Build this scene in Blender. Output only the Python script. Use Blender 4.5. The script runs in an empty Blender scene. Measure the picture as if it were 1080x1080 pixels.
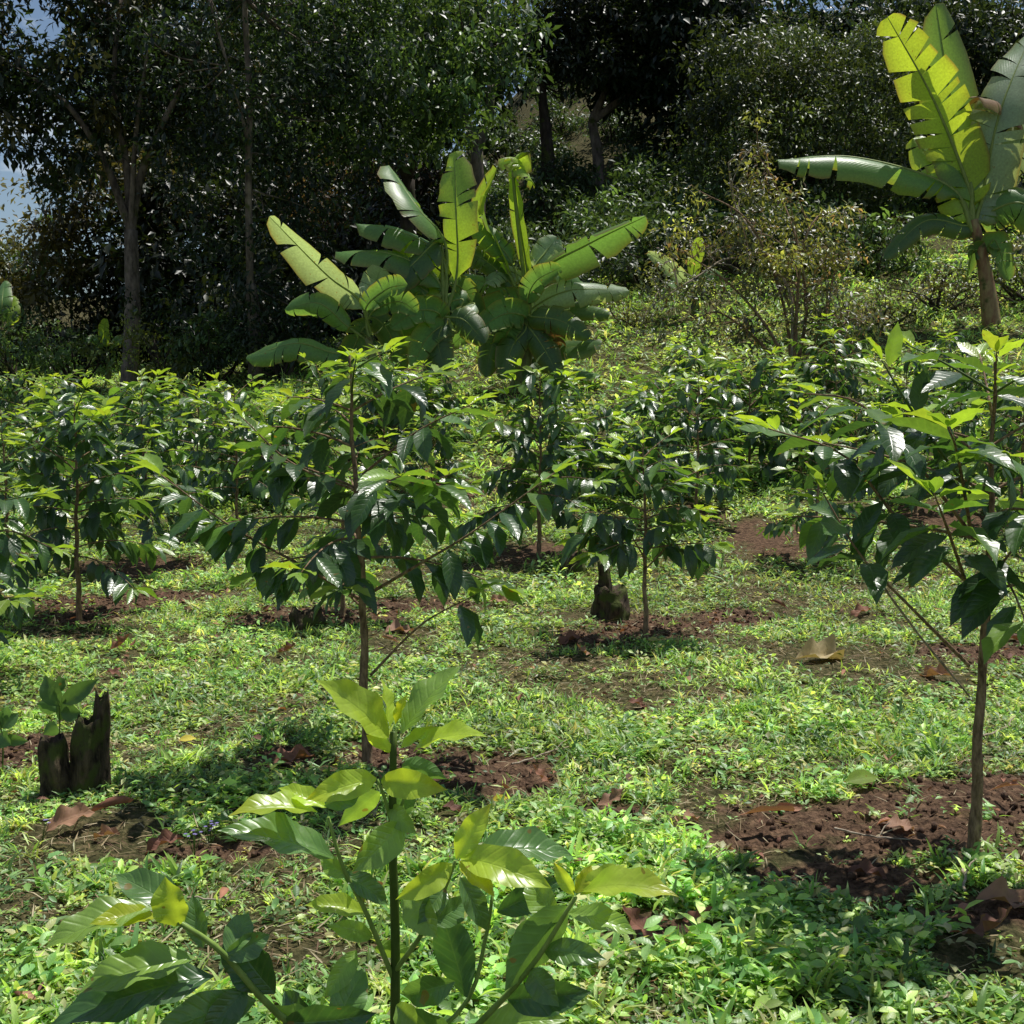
import bpy, math, random
import numpy as np
from mathutils import Vector

SEED = 11
rng = np.random.default_rng(SEED)
random.seed(SEED)
scene = bpy.context.scene
COL = scene.collection

# ------------------------------------------------------------------ camera
CAMZ = 1.4
FPX = 1304.0
PITCH = math.atan(120 / FPX)
cp, sp = math.cos(PITCH), math.sin(PITCH)
cam = bpy.data.cameras.new('camera')
cam.sensor_width = 36.0
cam.lens = 36.0 * FPX / 1080.0
cam.clip_start = 0.05
cam.clip_end = 3000
camo = bpy.data.objects.new('camera', cam)
COL.objects.link(camo)
camo.location = (0, 0, CAMZ)
camo.rotation_euler = (math.radians(90) - PITCH, 0, 0)
scene.camera = camo
VIEW_R = np.array([1.0, 0, 0])
VIEW_U = np.array([0, sp, cp])
VIEW_F = np.array([0, cp, -sp])


def P(px, py, d):
    """photo position + distance north -> world point"""
    r = VIEW_F * FPX + VIEW_R * (px - 540) - VIEW_U * (py - 540)
    r = r * (d / r[1])
    return r + np.array([0, 0, CAMZ])


# ------------------------------------------------------------------ terrain
_PY = np.array([-400, 0, 7.5, 9.5, 12, 14, 16, 20, 25, 30, 40, 50, 60, 90, 400.])
_PZ = np.array([0, 0, 0, .08, .42, .85, 1.4, 2.55, 4.2, 6.0, 10.5, 15.0, 17.0, 19.0, 22.])


def prof(y):
    s = 0
    for o in (-1.2, -.6, 0, .6, 1.2):
        s = s + np.interp(y + o, _PY, _PZ)
    return s / 5


def sstep(t):
    t = np.clip(t, 0, 1)
    return t * t * (3 - 2 * t)


def wob(x, y, f, k=0):
    return (np.sin(x * f * 1.00 + 1.3 * k + 1.7 * np.sin(y * f * .73 + k)) * np.cos(y * f * 1.13 + 2.1 * k + 1.3 * np.sin(x * f * .61 + 2 * k))
            + .5 * np.sin(x * f * 2.3 + y * f * 1.9 + k) * np.cos(y * f * 2.7 - x * f * 1.1 + 3 * k)) / 1.5


def T(x, y):
    x = np.asarray(x, float)
    y = np.asarray(y, float)
    s = .36 + .74 * sstep((x + 9) / 14)
    z = prof(y) * s
    far = sstep((y - 12) / 12)
    z = z + .020 * wob(x, y, 2.1, 1) + .012 * wob(x, y, 6.0, 2) + .007 * wob(x, y, 17, 3) + far * .12 * wob(x, y, .7, 4)
    return z


def G(px, py):
    """where the line of sight through a photo position meets the ground"""
    r = VIEW_F * FPX + VIEW_R * (px - 540) - VIEW_U * (py - 540)
    r = r / r[1]
    d = np.arange(.5, 80, .02)
    zz = CAMZ + r[2] * d - T(r[0] * d, d)
    i = np.argmax(zz < 0)
    d = d[i] if zz[i] < 0 else 70
    x = r[0] * d
    return np.array([x, d, float(T(x, d))])


# ------------------------------------------------------------------ soil patches
EXCL = []
SOIL = []
for (px, py, rx, ry) in ((500, 812, .42, .34), (400, 800, .25, .2), (955, 870, .62, .42), (1070, 850, .5, .42), (830, 880, .28, .14), (900, 930, .32, .16),
                         (700, 662, .5, .42), (640, 672, .35, .3), (770, 655, .35, .3), (60, 640, .9, .4), (150, 632, .6, .35), (150, 598, .6, .5),
                         (15, 795, .3, .35), (340, 648, .6, .4), (270, 655, .3, .3), (820, 572, .5, .8), (1060, 690, .6, .35),
                         (570, 585, .5, .5), (300, 800, .16, .16), (1000, 545, .5, .7), (85, 655, .35, .3), (430, 640, .4, .25),
                         (480, 520, .6, .6), (735, 545, .3, .4), (250, 900, .22, .1), (700, 985, .2, .1), (640, 860, .2, .1), (1050, 960, .25, .12)):
    g = G(px, py)
    SOIL.append((g[0], g[1], rx, ry))


def soil(x, y):
    m = np.zeros_like(x)
    w = .35 * wob(x, y, 9, 5) + .22 * wob(x, y, 23, 6)
    for (cx, cy, rx, ry) in SOIL:
        r = np.sqrt(((x - cx) / rx) ** 2 + ((y - cy) / ry) ** 2)
        m = np.maximum(m, 1 - sstep((r + w - .6) / .5))
    return m


# ------------------------------------------------------------------ materials
MATS = {}


def nt(name):
    m = bpy.data.materials.new(name)
    m.use_nodes = True
    t = m.node_tree
    t.nodes.clear()
    return m, t, t.nodes, t.links


def N(nodes, kind, **kw):
    n = nodes.new(kind)
    for k, v in kw.items():
        setattr(n, k, v)
    return n


def leafmat(name, rough=.32, transl=.38, veins=14, bump=.25, spec=.5, under=1.35, vein_amt=.35):
    m, t, ns, lk = nt(name)
    out = N(ns, 'ShaderNodeOutputMaterial')
    tint = N(ns, 'ShaderNodeAttribute', attribute_name='tint')
    luv = N(ns, 'ShaderNodeAttribute', attribute_name='luv')
    sep = N(ns, 'ShaderNodeSeparateXYZ')
    lk.new(luv.outputs['Vector'], sep.inputs[0])

    def M(op, a, b=None, c=None):
        n = N(ns, 'ShaderNodeMath', operation=op)
        for i, v in enumerate((a, b, c)):
            if v is None:
                continue
            if isinstance(v, (int, float)):
                n.inputs[i].default_value = v
            else:
                lk.new(v, n.inputs[i])
        return n.outputs[0]
    ab = M('ABSOLUTE', sep.outputs[1])
    # side veins run outward and toward the tip
    ph = M('SUBTRACT', M('MULTIPLY', sep.outputs[0], veins * 6.283), M('MULTIPLY', ab, veins * 1.1))
    vein = M('POWER', M('MULTIPLY_ADD', M('SINE', ph), .5, .5), 6)
    mid = M('SUBTRACT', 1, M('MINIMUM', M('MULTIPLY', ab, 14), 1))
    vv = M('MAXIMUM', M('MULTIPLY', vein, .55), mid)
    geo = N(ns, 'ShaderNodeNewGeometry')
    tc = N(ns, 'ShaderNodeTexCoord')
    noi = N(ns, 'ShaderNodeTexNoise')
    noi.inputs['Scale'].default_value = 35
    noi.inputs['Detail'].default_value = 3
    lk.new(tc.outputs['Object'], noi.inputs['Vector'])
    mot = M('MULTIPLY_ADD', noi.outputs[0], .7, .65)
    col = N(ns, 'ShaderNodeMix', data_type='RGBA', blend_type='MULTIPLY')
    col.inputs[0].default_value = 1
    lk.new(tint.outputs['Color'], col.inputs[6])
    cc = N(ns, 'ShaderNodeCombineColor')
    for i in range(3):
        lk.new(mot, cc.inputs[i])
    lk.new(cc.outputs[0], col.inputs[7])
    # pale veins
    pale = N(ns, 'ShaderNodeMix', data_type='RGBA', blend_type='ADD')
    lk.new(M('MULTIPLY', vv, vein_amt), pale.inputs[0])
    lk.new(col.outputs[2], pale.inputs[6])
    pale.inputs[7].default_value = (.10, .14, .03, 1)
    # brown spots
    noi2 = N(ns, 'ShaderNodeTexNoise')
    noi2.inputs['Scale'].default_value = 30
    noi2.inputs['Detail'].default_value = 1
    lk.new(tc.outputs['Object'], noi2.inputs['Vector'])
    sp_ = N(ns, 'ShaderNodeMix', data_type='RGBA')
    lk.new(M('MULTIPLY', M('GREATER_THAN', noi2.outputs[0], .745), .7), sp_.inputs[0])
    lk.new(pale.outputs[2], sp_.inputs[6])
    sp_.inputs[7].default_value = (.22, .12, .02, 1)
    # underside paler
    und = N(ns, 'ShaderNodeMix', data_type='RGBA', blend_type='MULTIPLY')
    lk.new(geo.outputs['Backfacing'], und.inputs[0])
    lk.new(sp_.outputs[2], und.inputs[6])
    und.inputs[7].default_value = (under, under, under * .95, 1)
    und.clamp_result = False
    bs = N(ns, 'ShaderNodeBsdfPrincipled')
    lk.new(und.outputs[2], bs.inputs['Base Color'])
    rr = M('MULTIPLY_ADD', geo.outputs['Backfacing'], .3, rough)
    lk.new(M('MULTIPLY_ADD', noi.outputs[0], .12, rr), bs.inputs['Roughness'])
    bs.inputs['Specular IOR Level'].default_value = spec
    bp = N(ns, 'ShaderNodeBump')
    bp.inputs['Strength'].default_value = bump
    bp.inputs['Distance'].default_value = .004
    lk.new(M('ADD', M('SUBTRACT', 1, vv), M('MULTIPLY', noi.outputs[0], .8)), bp.inputs['Height'])
    lk.new(bp.outputs[0], bs.inputs['Normal'])
    tr = N(ns, 'ShaderNodeBsdfTranslucent')
    tcol = N(ns, 'ShaderNodeMix', data_type='RGBA', blend_type='MULTIPLY')
    tcol.inputs[0].default_value = 1
    lk.new(sp_.outputs[2], tcol.inputs[6])
    tcol.inputs[7].default_value = (2.35, 2.15, 1.0, 1)
    tcol.clamp_result = False
    lk.new(tcol.outputs[2], tr.inputs[0])
    mx = N(ns, 'ShaderNodeMixShader')
    mx.inputs[0].default_value = transl
    lk.new(bs.outputs[0], mx.inputs[1])
    lk.new(tr.outputs[0], mx.inputs[2])
    lk.new(mx.outputs[0], out.inputs[0])
    MATS[name] = m
    return m


def barkmat(name, c1, c2, scale=18, moss=0.0, bump=.6, rough=.85):
    m, t, ns, lk = nt(name)
    out = N(ns, 'ShaderNodeOutputMaterial')
    bs = N(ns, 'ShaderNodeBsdfPrincipled')
    bs.inputs['Roughness'].default_value = rough
    bs.inputs['Specular IOR Level'].default_value = .2
    tc = N(ns, 'ShaderNodeTexCoord')
    mp = N(ns, 'ShaderNodeMapping')
    mp.inputs['Scale'].default_value = (1, 1, .35)
    lk.new(tc.outputs['Object'], mp.inputs[0])
    n1 = N(ns, 'ShaderNodeTexNoise')
    n1.inputs['Scale'].default_value = scale
    n1.inputs['Detail'].default_value = 6
    n1.inputs['Roughness'].default_value = .65
    lk.new(mp.outputs[0], n1.inputs['Vector'])
    cr = N(ns, 'ShaderNodeValToRGB')
    cr.color_ramp.elements[0].position = .35
    cr.color_ramp.elements[0].color = (*c1, 1)
    cr.color_ramp.elements[1].position = .66
    cr.color_ramp.elements[1].color = (*c2, 1)
    lk.new(n1.outputs[0], cr.inputs[0])
    colr = cr.outputs[0]
    if moss:
        n2 = N(ns, 'ShaderNodeTexNoise')
        n2.inputs['Scale'].default_value = scale * .4
        n2.inputs['Detail'].default_value = 4
        lk.new(tc.outputs['Object'], n2.inputs['Vector'])
        c3 = N(ns, 'ShaderNodeValToRGB')
        c3.color_ramp.elements[0].position = .6 - moss * .3
        c3.color_ramp.elements[0].color = (0, 0, 0, 1)
        c3.color_ramp.elements[1].position = .7 - moss * .3
        lk.new(n2.outputs[0], c3.inputs[0])
        mx = N(ns, 'ShaderNodeMix', data_type='RGBA')
        lk.new(c3.outputs[0], mx.inputs[0])
        lk.new(colr, mx.inputs[6])
        mx.inputs[7].default_value = (.07, .085, .02, 1)
        colr = mx.outputs[2]
    lk.new(colr, bs.inputs['Base Color'])
    bp = N(ns, 'ShaderNodeBump')
    bp.inputs['Strength'].default_value = bump
    bp.inputs['Distance'].default_value = .02
    lk.new(n1.outputs[0], bp.inputs['Height'])
    lk.new(bp.outputs[0], bs.inputs['Normal'])
    lk.new(bs.outputs[0], out.inputs[0])
    MATS[name] = m
    return m


leafmat('coffee_leaf', rough=.27, transl=.34, veins=9, bump=.3, spec=1.0, vein_amt=.25)
leafmat('young_leaf', rough=.26, transl=.42, veins=9, bump=.2, spec=.7, vein_amt=.15)
leafmat('banana_leaf', rough=.32, transl=.40, veins=55, bump=.5, spec=.7, under=1.2, vein_amt=.12)
leafmat('weed_leaf', rough=.36, transl=.36, veins=6, bump=.15, spec=.6, vein_amt=.1)
leafmat('tree_leaf', rough=.36, transl=.26, veins=6, bump=.1, spec=.5, vein_amt=.05)
leafmat('dead_leaf', rough=.6, transl=.12, veins=7, bump=.35, spec=.3, under=1.25, vein_amt=.12)
leafmat('petal', rough=.5, transl=.4, veins=3, bump=.1, spec=.2, vein_amt=0.0)
barkmat('coffee_bark', (.11, .07, .04), (.40, .27, .17), 60)
barkmat('bright_stem', (.16, .26, .05), (.30, .42, .10), 40, bump=.1, rough=.4)
barkmat('banana_green', (.12, .11, .04), (.20, .24, .08), 12, moss=.1, bump=.3, rough=.5)
barkmat('midrib', (.16, .22, .05), (.26, .32, .09), 30, bump=.1, rough=.4)
barkmat('green_stem', (.05, .09, .015), (.10, .15, .03), 40, bump=.2, rough=.5)
barkmat('tree_bark', (.06, .048, .038), (.26, .21, .165), 9, moss=.12)
barkmat('dark_bark', (.02, .016, .012), (.085, .065, .048), 9, moss=.2)
barkmat('stump_bark', (.014, .010, .007), (.13, .095, .06), 30, moss=.4, bump=1)
barkmat('cut_wood', (.09, .06, .035), (.24, .17, .10), 50, bump=.4)
barkmat('banana_stem', (.20, .09, .055), (.34, .27, .12), 12, moss=.1, bump=.3, rough=.55)
barkmat('pale_twig', (.20, .16, .11), (.50, .42, .32), 40, bump=.3)
barkmat('clod', (.05, .028, .019), (.21, .125, .08), 60, bump=1)


def groundmat():
    m, t, ns, lk = nt('ground')
    out = N(ns, 'ShaderNodeOutputMaterial')
    bs = N(ns, 'ShaderNodeBsdfPrincipled')
    bs.inputs['Roughness'].default_value = .95
    bs.inputs['Specular IOR Level'].default_value = .1
    tc = N(ns, 'ShaderNodeTexCoord')
    at = N(ns, 'ShaderNodeAttribute', attribute_name='mask')
    n1 = N(ns, 'ShaderNodeTexNoise')
    n1.inputs['Scale'].default_value = 26
    n1.inputs['Detail'].default_value = 9
    n1.inputs['Roughness'].default_value = .72
    lk.new(tc.outputs['Object'], n1.inputs['Vector'])
    soilr = N(ns, 'ShaderNodeValToRGB')
    e = soilr.color_ramp.elements
    e[0].position = .3
    e[0].color = (.022, .013, .009, 1)
    e[1].position = .72
    e[1].color = (.30, .185, .115, 1)
    e2 = e.new(.5)
    e2.color = (.12, .073, .046, 1)
    lk.new(n1.outputs[0], soilr.inputs[0])
    under = N(ns, 'ShaderNodeValToRGB')
    u = under.color_ramp.elements
    u[0].position = .32
    u[0].color = (.014, .014, .006, 1)
    u[1].position = .75
    u[1].color = (.30, .22, .12, 1)
    u2 = u.new(.52)
    u2.color = (.095, .09, .038, 1)
    lk.new(n1.outputs[0], under.inputs[0])
    mx = N(ns, 'ShaderNodeMix', data_type='RGBA')
    lk.new(at.outputs['Fac'], mx.inputs[0])
    lk.new(under.outputs[0], mx.inputs[6])
    lk.new(soilr.outputs[0], mx.inputs[7])
    lk.new(mx.outputs[2], bs.inputs['Base Color'])
    n3 = N(ns, 'ShaderNodeTexVoronoi')
    n3.inputs['Scale'].default_value = 70
    lk.new(tc.outputs['Object'], n3.inputs['Vector'])
    ad = N(ns, 'ShaderNodeMath', operation='MULTIPLY_ADD')
    lk.new(n3.outputs['Distance'], ad.inputs[0])
    ad.inputs[1].default_value = .5
    lk.new(n1.outputs[0], ad.inputs[2])
    bp = N(ns, 'ShaderNodeBump')
    bp.inputs['Strength'].default_value = .9
    bp.inputs['Distance'].default_value = .03
    lk.new(ad.outputs[0], bp.inputs['Height'])
    lk.new(bp.outputs[0], bs.inputs['Normal'])
    lk.new(bs.outputs[0], out.inputs[0])
    return m


# ------------------------------------------------------------------ geometry kit
def nrmz(a):
    return a / np.maximum(np.linalg.norm(a, axis=-1, keepdims=True), 1e-9)


class Geo:
    def __init__(s):
        s.V, s.F, s.C, s.U, s.n = [], [], [], [], 0

    def add(s, V, F, C=None, U=None):
        V = np.asarray(V, float).reshape(-1, 3)
        s.V.append(V)
        s.F.append(np.asarray(F, int).reshape(-1, 4) + s.n)
        k = len(V)
        s.C.append(np.broadcast_to(np.array((.5, .5, .5)) if C is None else C, (k, 3)))
        s.U.append(np.zeros((k, 2)) if U is None else U)
        s.n += k

    def build(s, name, mat, parent=None, org=None, smooth=True):
        if not s.V:
            return None
        V = np.concatenate(s.V)
        F = np.concatenate(s.F)
        if org is not None:
            V = V - org
        me = bpy.data.meshes.new(name)
        me.vertices.add(len(V))
        me.vertices.foreach_set('co', V.astype(np.float32).ravel())
        me.loops.add(len(F) * 4)
        me.loops.foreach_set('vertex_index', F.astype(np.int32).ravel())
        me.polygons.add(len(F))
        me.polygons.foreach_set('loop_start', np.arange(0, len(F) * 4, 4, dtype=np.int32))
        me.polygons.foreach_set('loop_total', np.full(len(F), 4, dtype=np.int32))
        me.polygons.foreach_set('use_smooth', np.full(len(F), smooth, dtype=bool))
        me.update(calc_edges=True)
        c = np.ones((len(V), 4), np.float32)
        c[:, :3] = np.concatenate(s.C)
        me.color_attributes.new('tint', 'FLOAT_COLOR', 'POINT').data.foreach_set('color', c.ravel())
        uv = np.zeros((len(V), 3), np.float32)
        uv[:, :2] = np.concatenate(s.U)
        me.attributes.new('luv', 'FLOAT_VECTOR', 'POINT').data.foreach_set('vector', uv.ravel())
        me.materials.append(MATS[mat] if isinstance(mat, str) else mat)
        o = bpy.data.objects.new(name, me)
        COL.objects.link(o)
        if parent is not None:
            o.parent = parent
        elif org is not None:
            o.location = org
        return o


def thing(name, label, cat, loc, group=None):
    o = bpy.data.objects.new(name, None)
    COL.objects.link(o)
    o.location = tuple(float(v) for v in loc)
    o.empty_display_size = .1
    o['label'] = label
    o['category'] = cat
    if group:
        o['group'] = group
    return o


def dup(root, loc, rz, sc, label):
    r = root.copy()
    COL.objects.link(r)
    r.location = tuple(float(v) for v in loc)
    r.rotation_euler = (0, 0, rz)
    r.scale = (sc, sc, sc)
    r['label'] = label
    for ch in list(root.children):
        c = ch.copy()
        COL.objects.link(c)
        c.parent = r
        for g in ch.children:
            e = g.copy()
            COL.objects.link(e)
            e.parent = c
    return r


PROFS = {
    'coffee': ([0, .05, .15, .3, .45, .6, .75, .87, .95, 1], [.03, .22, .6, .9, 1, .93, .68, .33, .10, .0]),
    'oval': ([0, .08, .25, .5, .75, .92, 1], [.04, .4, .85, 1, .75, .3, 0]),
    'lance': ([0, .1, .3, .6, .85, 1], [.2, .7, 1, .7, .3, 0]),
    'blade': ([0, .3, .7, 1], [.7, 1, .6, 0]),
}


def leaves(g, base, d, n, L, W, droop, col, nu=4, nv=2, prof='coffee', fold=.35, wave=0.0, tipcol=None, petiole=0.0):
    """N leaves at once: base, direction, upper normal, length, full width, droop angle"""
    base = np.atleast_2d(base).astype(float)
    K = len(base)
    d = nrmz(np.atleast_2d(d).astype(float))
    n = np.atleast_2d(n).astype(float)
    n = n - d * np.sum(n * d, -1, keepdims=True)
    n = nrmz(n + 1e-6)
    side = np.cross(d, n)
    L = np.broadcast_to(L, (K,)).astype(float)
    W = np.broadcast_to(W, (K,)).astype(float)
    droop = np.broadcast_to(droop, (K,)).astype(float)
    fold = np.broadcast_to(fold, (K,)).astype(float)
    col = np.broadcast_to(col, (K, 3))
    s = np.linspace(0, 1, nu + 1)
    t = np.linspace(-1, 1, nv + 1)
    if nu >= 5:
        s = np.array(sorted(set(list(s[:-1]) + [1 - .4 / nu, 1.0])))
    nS = len(s)
    w = np.interp(s, *PROFS[prof])
    th = np.where(np.abs(droop) < 1e-3, 1e-3, droop)[:, None]
    a = th * s[None]
    cx = np.sin(a) / th * L[:, None]
    cz = -(1 - np.cos(a)) / th * L[:, None]
    cen = base[:, None] + d[:, None] * cx[..., None] + n[:, None] * cz[..., None]
    nn = n[:, None] * np.cos(a)[..., None] + d[:, None] * np.sin(a)[..., None]
    hw = (W[:, None] / 2) * w[None]
    ph = rng.uniform(0, 6.28, (K, 1, 1))
    at = np.abs(t)[None, None]
    lift = hw[..., None] * at * np.sin(fold)[:, None, None]
    if wave:
        lift = lift + wave * W[:, None, None] * at ** 2 * np.sin(s[None, :, None] * 17 + ph + (t[None, None] > 0) * 2.1) * np.sin(np.pi * s)[None, :, None]
    V = cen[:, :, None] + side[:, None, None] * (hw[..., None] * t[None, None] * np.cos(fold)[:, None, None])[..., None] + nn[:, :, None] * lift[..., None]
    q = nv + 1
    i, j = np.meshgrid(np.arange(nS - 1), np.arange(nv), indexing='ij')
    f = np.stack([i * q + j, i * q + j + 1, (i + 1) * q + j + 1, (i + 1) * q + j], -1).reshape(-1, 4)
    F = (f[None] + (np.arange(K) * nS * q)[:, None, None]).reshape(-1, 4)
    C = np.broadcast_to(col[:, None, None], (K, nS, q, 3))
    if tipcol is not None:
        k = (np.clip((s - .6) / .4, 0, 1)[None, :, None, None] * .8) * np.ones((K, 1, q, 1))
        C = C * (1 - k) + np.asarray(tipcol) * k
    U = np.broadcast_to(np.stack(np.meshgrid(s, t, indexing='ij'), -1)[None], (K, nS, q, 2))
    g.add(V.reshape(-1, 3), F, C.reshape(-1, 3), U.reshape(-1, 2))


def tube(g, pts, rad, seg=8, lump=0.0, cap=True):
    pts = np.asarray(pts, float)
    n = len(pts)
    rad = np.broadcast_to(rad, (n,))
    tn = nrmz(np.gradient(pts, axis=0))
    ref = np.array([1.0, .1, .05]) if abs(tn[:, 0]).mean() < .8 else np.array([.05, 1, .1])
    sd = nrmz(np.cross(tn, ref))
    up = np.cross(sd, tn)
    a = np.arange(seg) / seg * 2 * np.pi
    r = rad[:, None] * (1 + lump * rng.uniform(-1, 1, (n, seg)))
    V = pts[:, None] + sd[:, None] * (np.cos(a) * r)[..., None] + up[:, None] * (np.sin(a) * r)[..., None]
    i, j = np.meshgrid(np.arange(n - 1), np.arange(seg), indexing='ij')
    j2 = (j + 1) % seg
    F = np.stack([i * seg + j, (i + 1) * seg + j, (i + 1) * seg + j2, i * seg + j2], -1).reshape(-1, 4)
    V = V.reshape(-1, 3)
    if cap:
        V = np.concatenate([V, pts[-1:] + tn[-1:] * rad[-1] * .4])
        e = (n - 1) * seg
        cf = [[e + k, n * seg, n * seg, e + (k + 1) % seg] for k in range(0, seg)]
        cf = [[e + k, n * seg, e + (k + 2) % seg, e + (k + 1) % seg] for k in range(0, seg, 2)]
        F = np.concatenate([F, cf])
    g.add(V, F)


def curve(pts, n=12):
    """smooth line through given points"""
    p = np.asarray(pts, float)
    if len(p) == 2:
        t = np.linspace(0, 1, n)[:, None]
        return p[0] * (1 - t) + p[1] * t
    out = []
    q = np.vstack([2 * p[0] - p[1], p, 2 * p[-1] - p[-2]])
    k = len(p) - 1
    for u in np.linspace(0, k, n):
        i = min(int(u), k - 1)
        t = u - i
        a, b, c, d = q[i], q[i + 1], q[i + 2], q[i + 3]
        out.append(.5 * (2 * b + (c - a) * t + (2 * a - 5 * b + 4 * c - d) * t * t + (3 * b - a - 3 * c + d) * t ** 3))
    return np.array(out)


# ------------------------------------------------------------------ sky and sun
SUN_EL, SUN_AZ = math.radians(70), math.radians(48)     # azimuth measured from north (away from camera) to the right
w = bpy.data.worlds.new('World')
scene.world = w
w.use_nodes = True
wn, wl = w.node_tree.nodes, w.node_tree.links
wn.clear()
wo = wn.new('ShaderNodeOutputWorld')
bg = wn.new('ShaderNodeBackground')
sky = wn.new('ShaderNodeTexSky')
sky.sky_type = 'NISHITA'
sky.sun_disc = False
sky.sun_elevation = SUN_EL
sky.sun_rotation = SUN_AZ
sky.air_density = 1.0
sky.dust_density = .4
tcw = wn.new('ShaderNodeTexCoord')
mpw = wn.new('ShaderNodeMapping')
mpw.inputs['Scale'].default_value = (1, 1, 3.2)
cn = wn.new('ShaderNodeTexNoise')
cn.inputs['Scale'].default_value = 3.4
cn.inputs['Detail'].default_value = 7
cn.inputs['Roughness'].default_value = .6
crw = wn.new('ShaderNodeValToRGB')
crw.color_ramp.elements[0].position = .54
crw.color_ramp.elements[0].color = (0, 0, 0, 1)
crw.color_ramp.elements[1].position = .66
crw.color_ramp.elements[1].color = (.8, .8, .8, 1)
mw = wn.new('ShaderNodeMix')
mw.data_type = 'RGBA'
mw.inputs[7].default_value = (11, 11.6, 12.2, 1)
wl.new(tcw.outputs['Generated'], mpw.inputs[0])
wl.new(mpw.outputs[0], cn.inputs['Vector'])
wl.new(cn.outputs[0], crw.inputs[0])
wl.new(crw.outputs[0], mw.inputs[0])
wl.new(sky.outputs[0], mw.inputs[6])
wl.new(mw.outputs[2], bg.inputs[0])
bg.inputs[1].default_value = .082
wl.new(bg.outputs[0], wo.inputs[0])
sun = bpy.data.lights.new('sun', 'SUN')
sun.energy = 5.0
sun.angle = math.radians(.5)
sun.color = (1, .965, .90)
suno = bpy.data.objects.new('sun', sun)
COL.objects.link(suno)
sdir = Vector((math.sin(SUN_AZ) * math.cos(SUN_EL), math.cos(SUN_AZ) * math.cos(SUN_EL), math.sin(SUN_EL)))
suno.rotation_euler = sdir.to_track_quat('Z', 'Y').to_euler()
suno.location = (5, 10, 20)
scene.view_settings.view_transform = 'Standard'
scene.view_settings.look = 'None'
scene.view_settings.exposure = 0
scene.view_settings.gamma = 1
cy = scene.cycles
cy.max_bounces = 6
cy.diffuse_bounces = 3
cy.glossy_bounces = 2
cy.transmission_bounces = 4
cy.transparent_max_bounces = 4
cy.sample_clamp_indirect = 6
cy.caustics_reflective = False
cy.caustics_refractive = False

# ------------------------------------------------------------------ ground sheet


def axis(lo, hi, fine_lo, fine_hi, step, grow=1.09):
    mid = list(np.arange(fine_lo, fine_hi, step))
    a, s = fine_lo, step
    left = []
    while a > lo:
        s *= grow
        a -= s
        left.append(a)
    b, s = mid[-1], step
    right = []
    while b < hi:
        s *= grow
        b += s
        right.append(b)
    return np.array(left[::-1] + mid + right)


gx = axis(-500, 500, -3.6, 3.6, .022, 1.06)
gy = axis(-60, 900, 2.2, 8.5, .022, 1.035)
XX, YY = np.meshgrid(gx, gy, indexing='ij')
ZZ = T(XX, YY)
MK = soil(XX, YY)
near = (1 - sstep((YY - 8) / 6)) * (1 - sstep((np.abs(XX) - 4) / 3))
hn = rng.normal(0, .6, XX.shape)
ZZ = ZZ + near * (MK * (.006 * hn + .012 * wob(XX, YY, 40, 7) + .008 * wob(XX, YY, 83, 8)) + (1 - MK) * .006 * hn)
nx, ny = XX.shape
i, j = np.meshgrid(np.arange(nx - 1), np.arange(ny - 1), indexing='ij')
F = np.stack([i * ny + j, (i + 1) * ny + j, (i + 1) * ny + j + 1, i * ny + j + 1], -1).reshape(-1, 4)
gg = Geo()
gg.add(np.stack([XX, YY, ZZ], -1).reshape(-1, 3), F)
go = gg.build('ground', groundmat())
go['kind'] = 'structure'
at = go.data.attributes.new('mask', 'FLOAT', 'POINT')
at.data.foreach_set('value', MK.ravel().astype(np.float32))

def scatter(n, y0, y1, half=.5, power=1.0):
    y = rng.uniform(0, 1, n) ** power
    y = np.sqrt(y0 ** 2 + (y1 ** 2 - y0 ** 2) * y)
    x = rng.uniform(-1, 1, n) * (half * y + .3)
    return x, y


# crumbs of soil on the bare patches (stuff)
gs = Geo()
x, y = scatter(60000, 2.4, 9, .5)
k = rng.uniform(0, 1, len(x)) < soil(x, y) * .35
x, y = x[k], y[k]
K = len(x)
r = rng.gamma(2.0, .0028, K) + .003
cube = np.array([(-1, -1, -1), (1, -1, -1), (1, 1, -1), (-1, 1, -1), (-1, -1, 1), (1, -1, 1), (1, 1, 1), (-1, 1, 1)], float) * .62
fc = np.array([(0, 3, 2, 1), (4, 5, 6, 7), (0, 1, 5, 4), (1, 2, 6, 5), (2, 3, 7, 6), (3, 0, 4, 7)])
V = cube[None] * rng.uniform(.5, 1.3, (K, 8, 3)) * r[:, None, None]
a = rng.uniform(0, 6.28, K)
ca, sa = np.cos(a)[:, None], np.sin(a)[:, None]
V = np.stack([V[..., 0] * ca - V[..., 1] * sa, V[..., 0] * sa + V[..., 1] * ca, V[..., 2]], -1)
V = V + np.stack([x, y, T(x, y) + r * .4], -1)[:, None]
gs.add(V.reshape(-1, 3), (fc[None] + (np.arange(K) * 8)[:, None, None]).reshape(-1, 4))
o = gs.build('soil_crumbs', 'clod')
o['kind'] = 'stuff'
o['label'] = 'loose dark brown soil crumbs on the bare patches'
o['category'] = 'soil'

# ------------------------------------------------------------------ coffee plants
OLD = np.array((.036, .088, .024))
MIDG = np.array((.115, .22, .04))
YNG = np.array((.30, .43, .045))


def leafcol(age, jit=.2):
    """age 0 = new, 1 = old"""
    age = np.clip(np.asarray(age), 0, 1)[:, None]
    c = np.where(age > .5, MIDG + (OLD - MIDG) * (age - .5) * 2, YNG + (MIDG - YNG) * age * 2)
    return c * rng.uniform(1 - jit, 1 + jit, (len(age), 1)) * rng.uniform(.93, 1.07, (len(age), 3))


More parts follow.
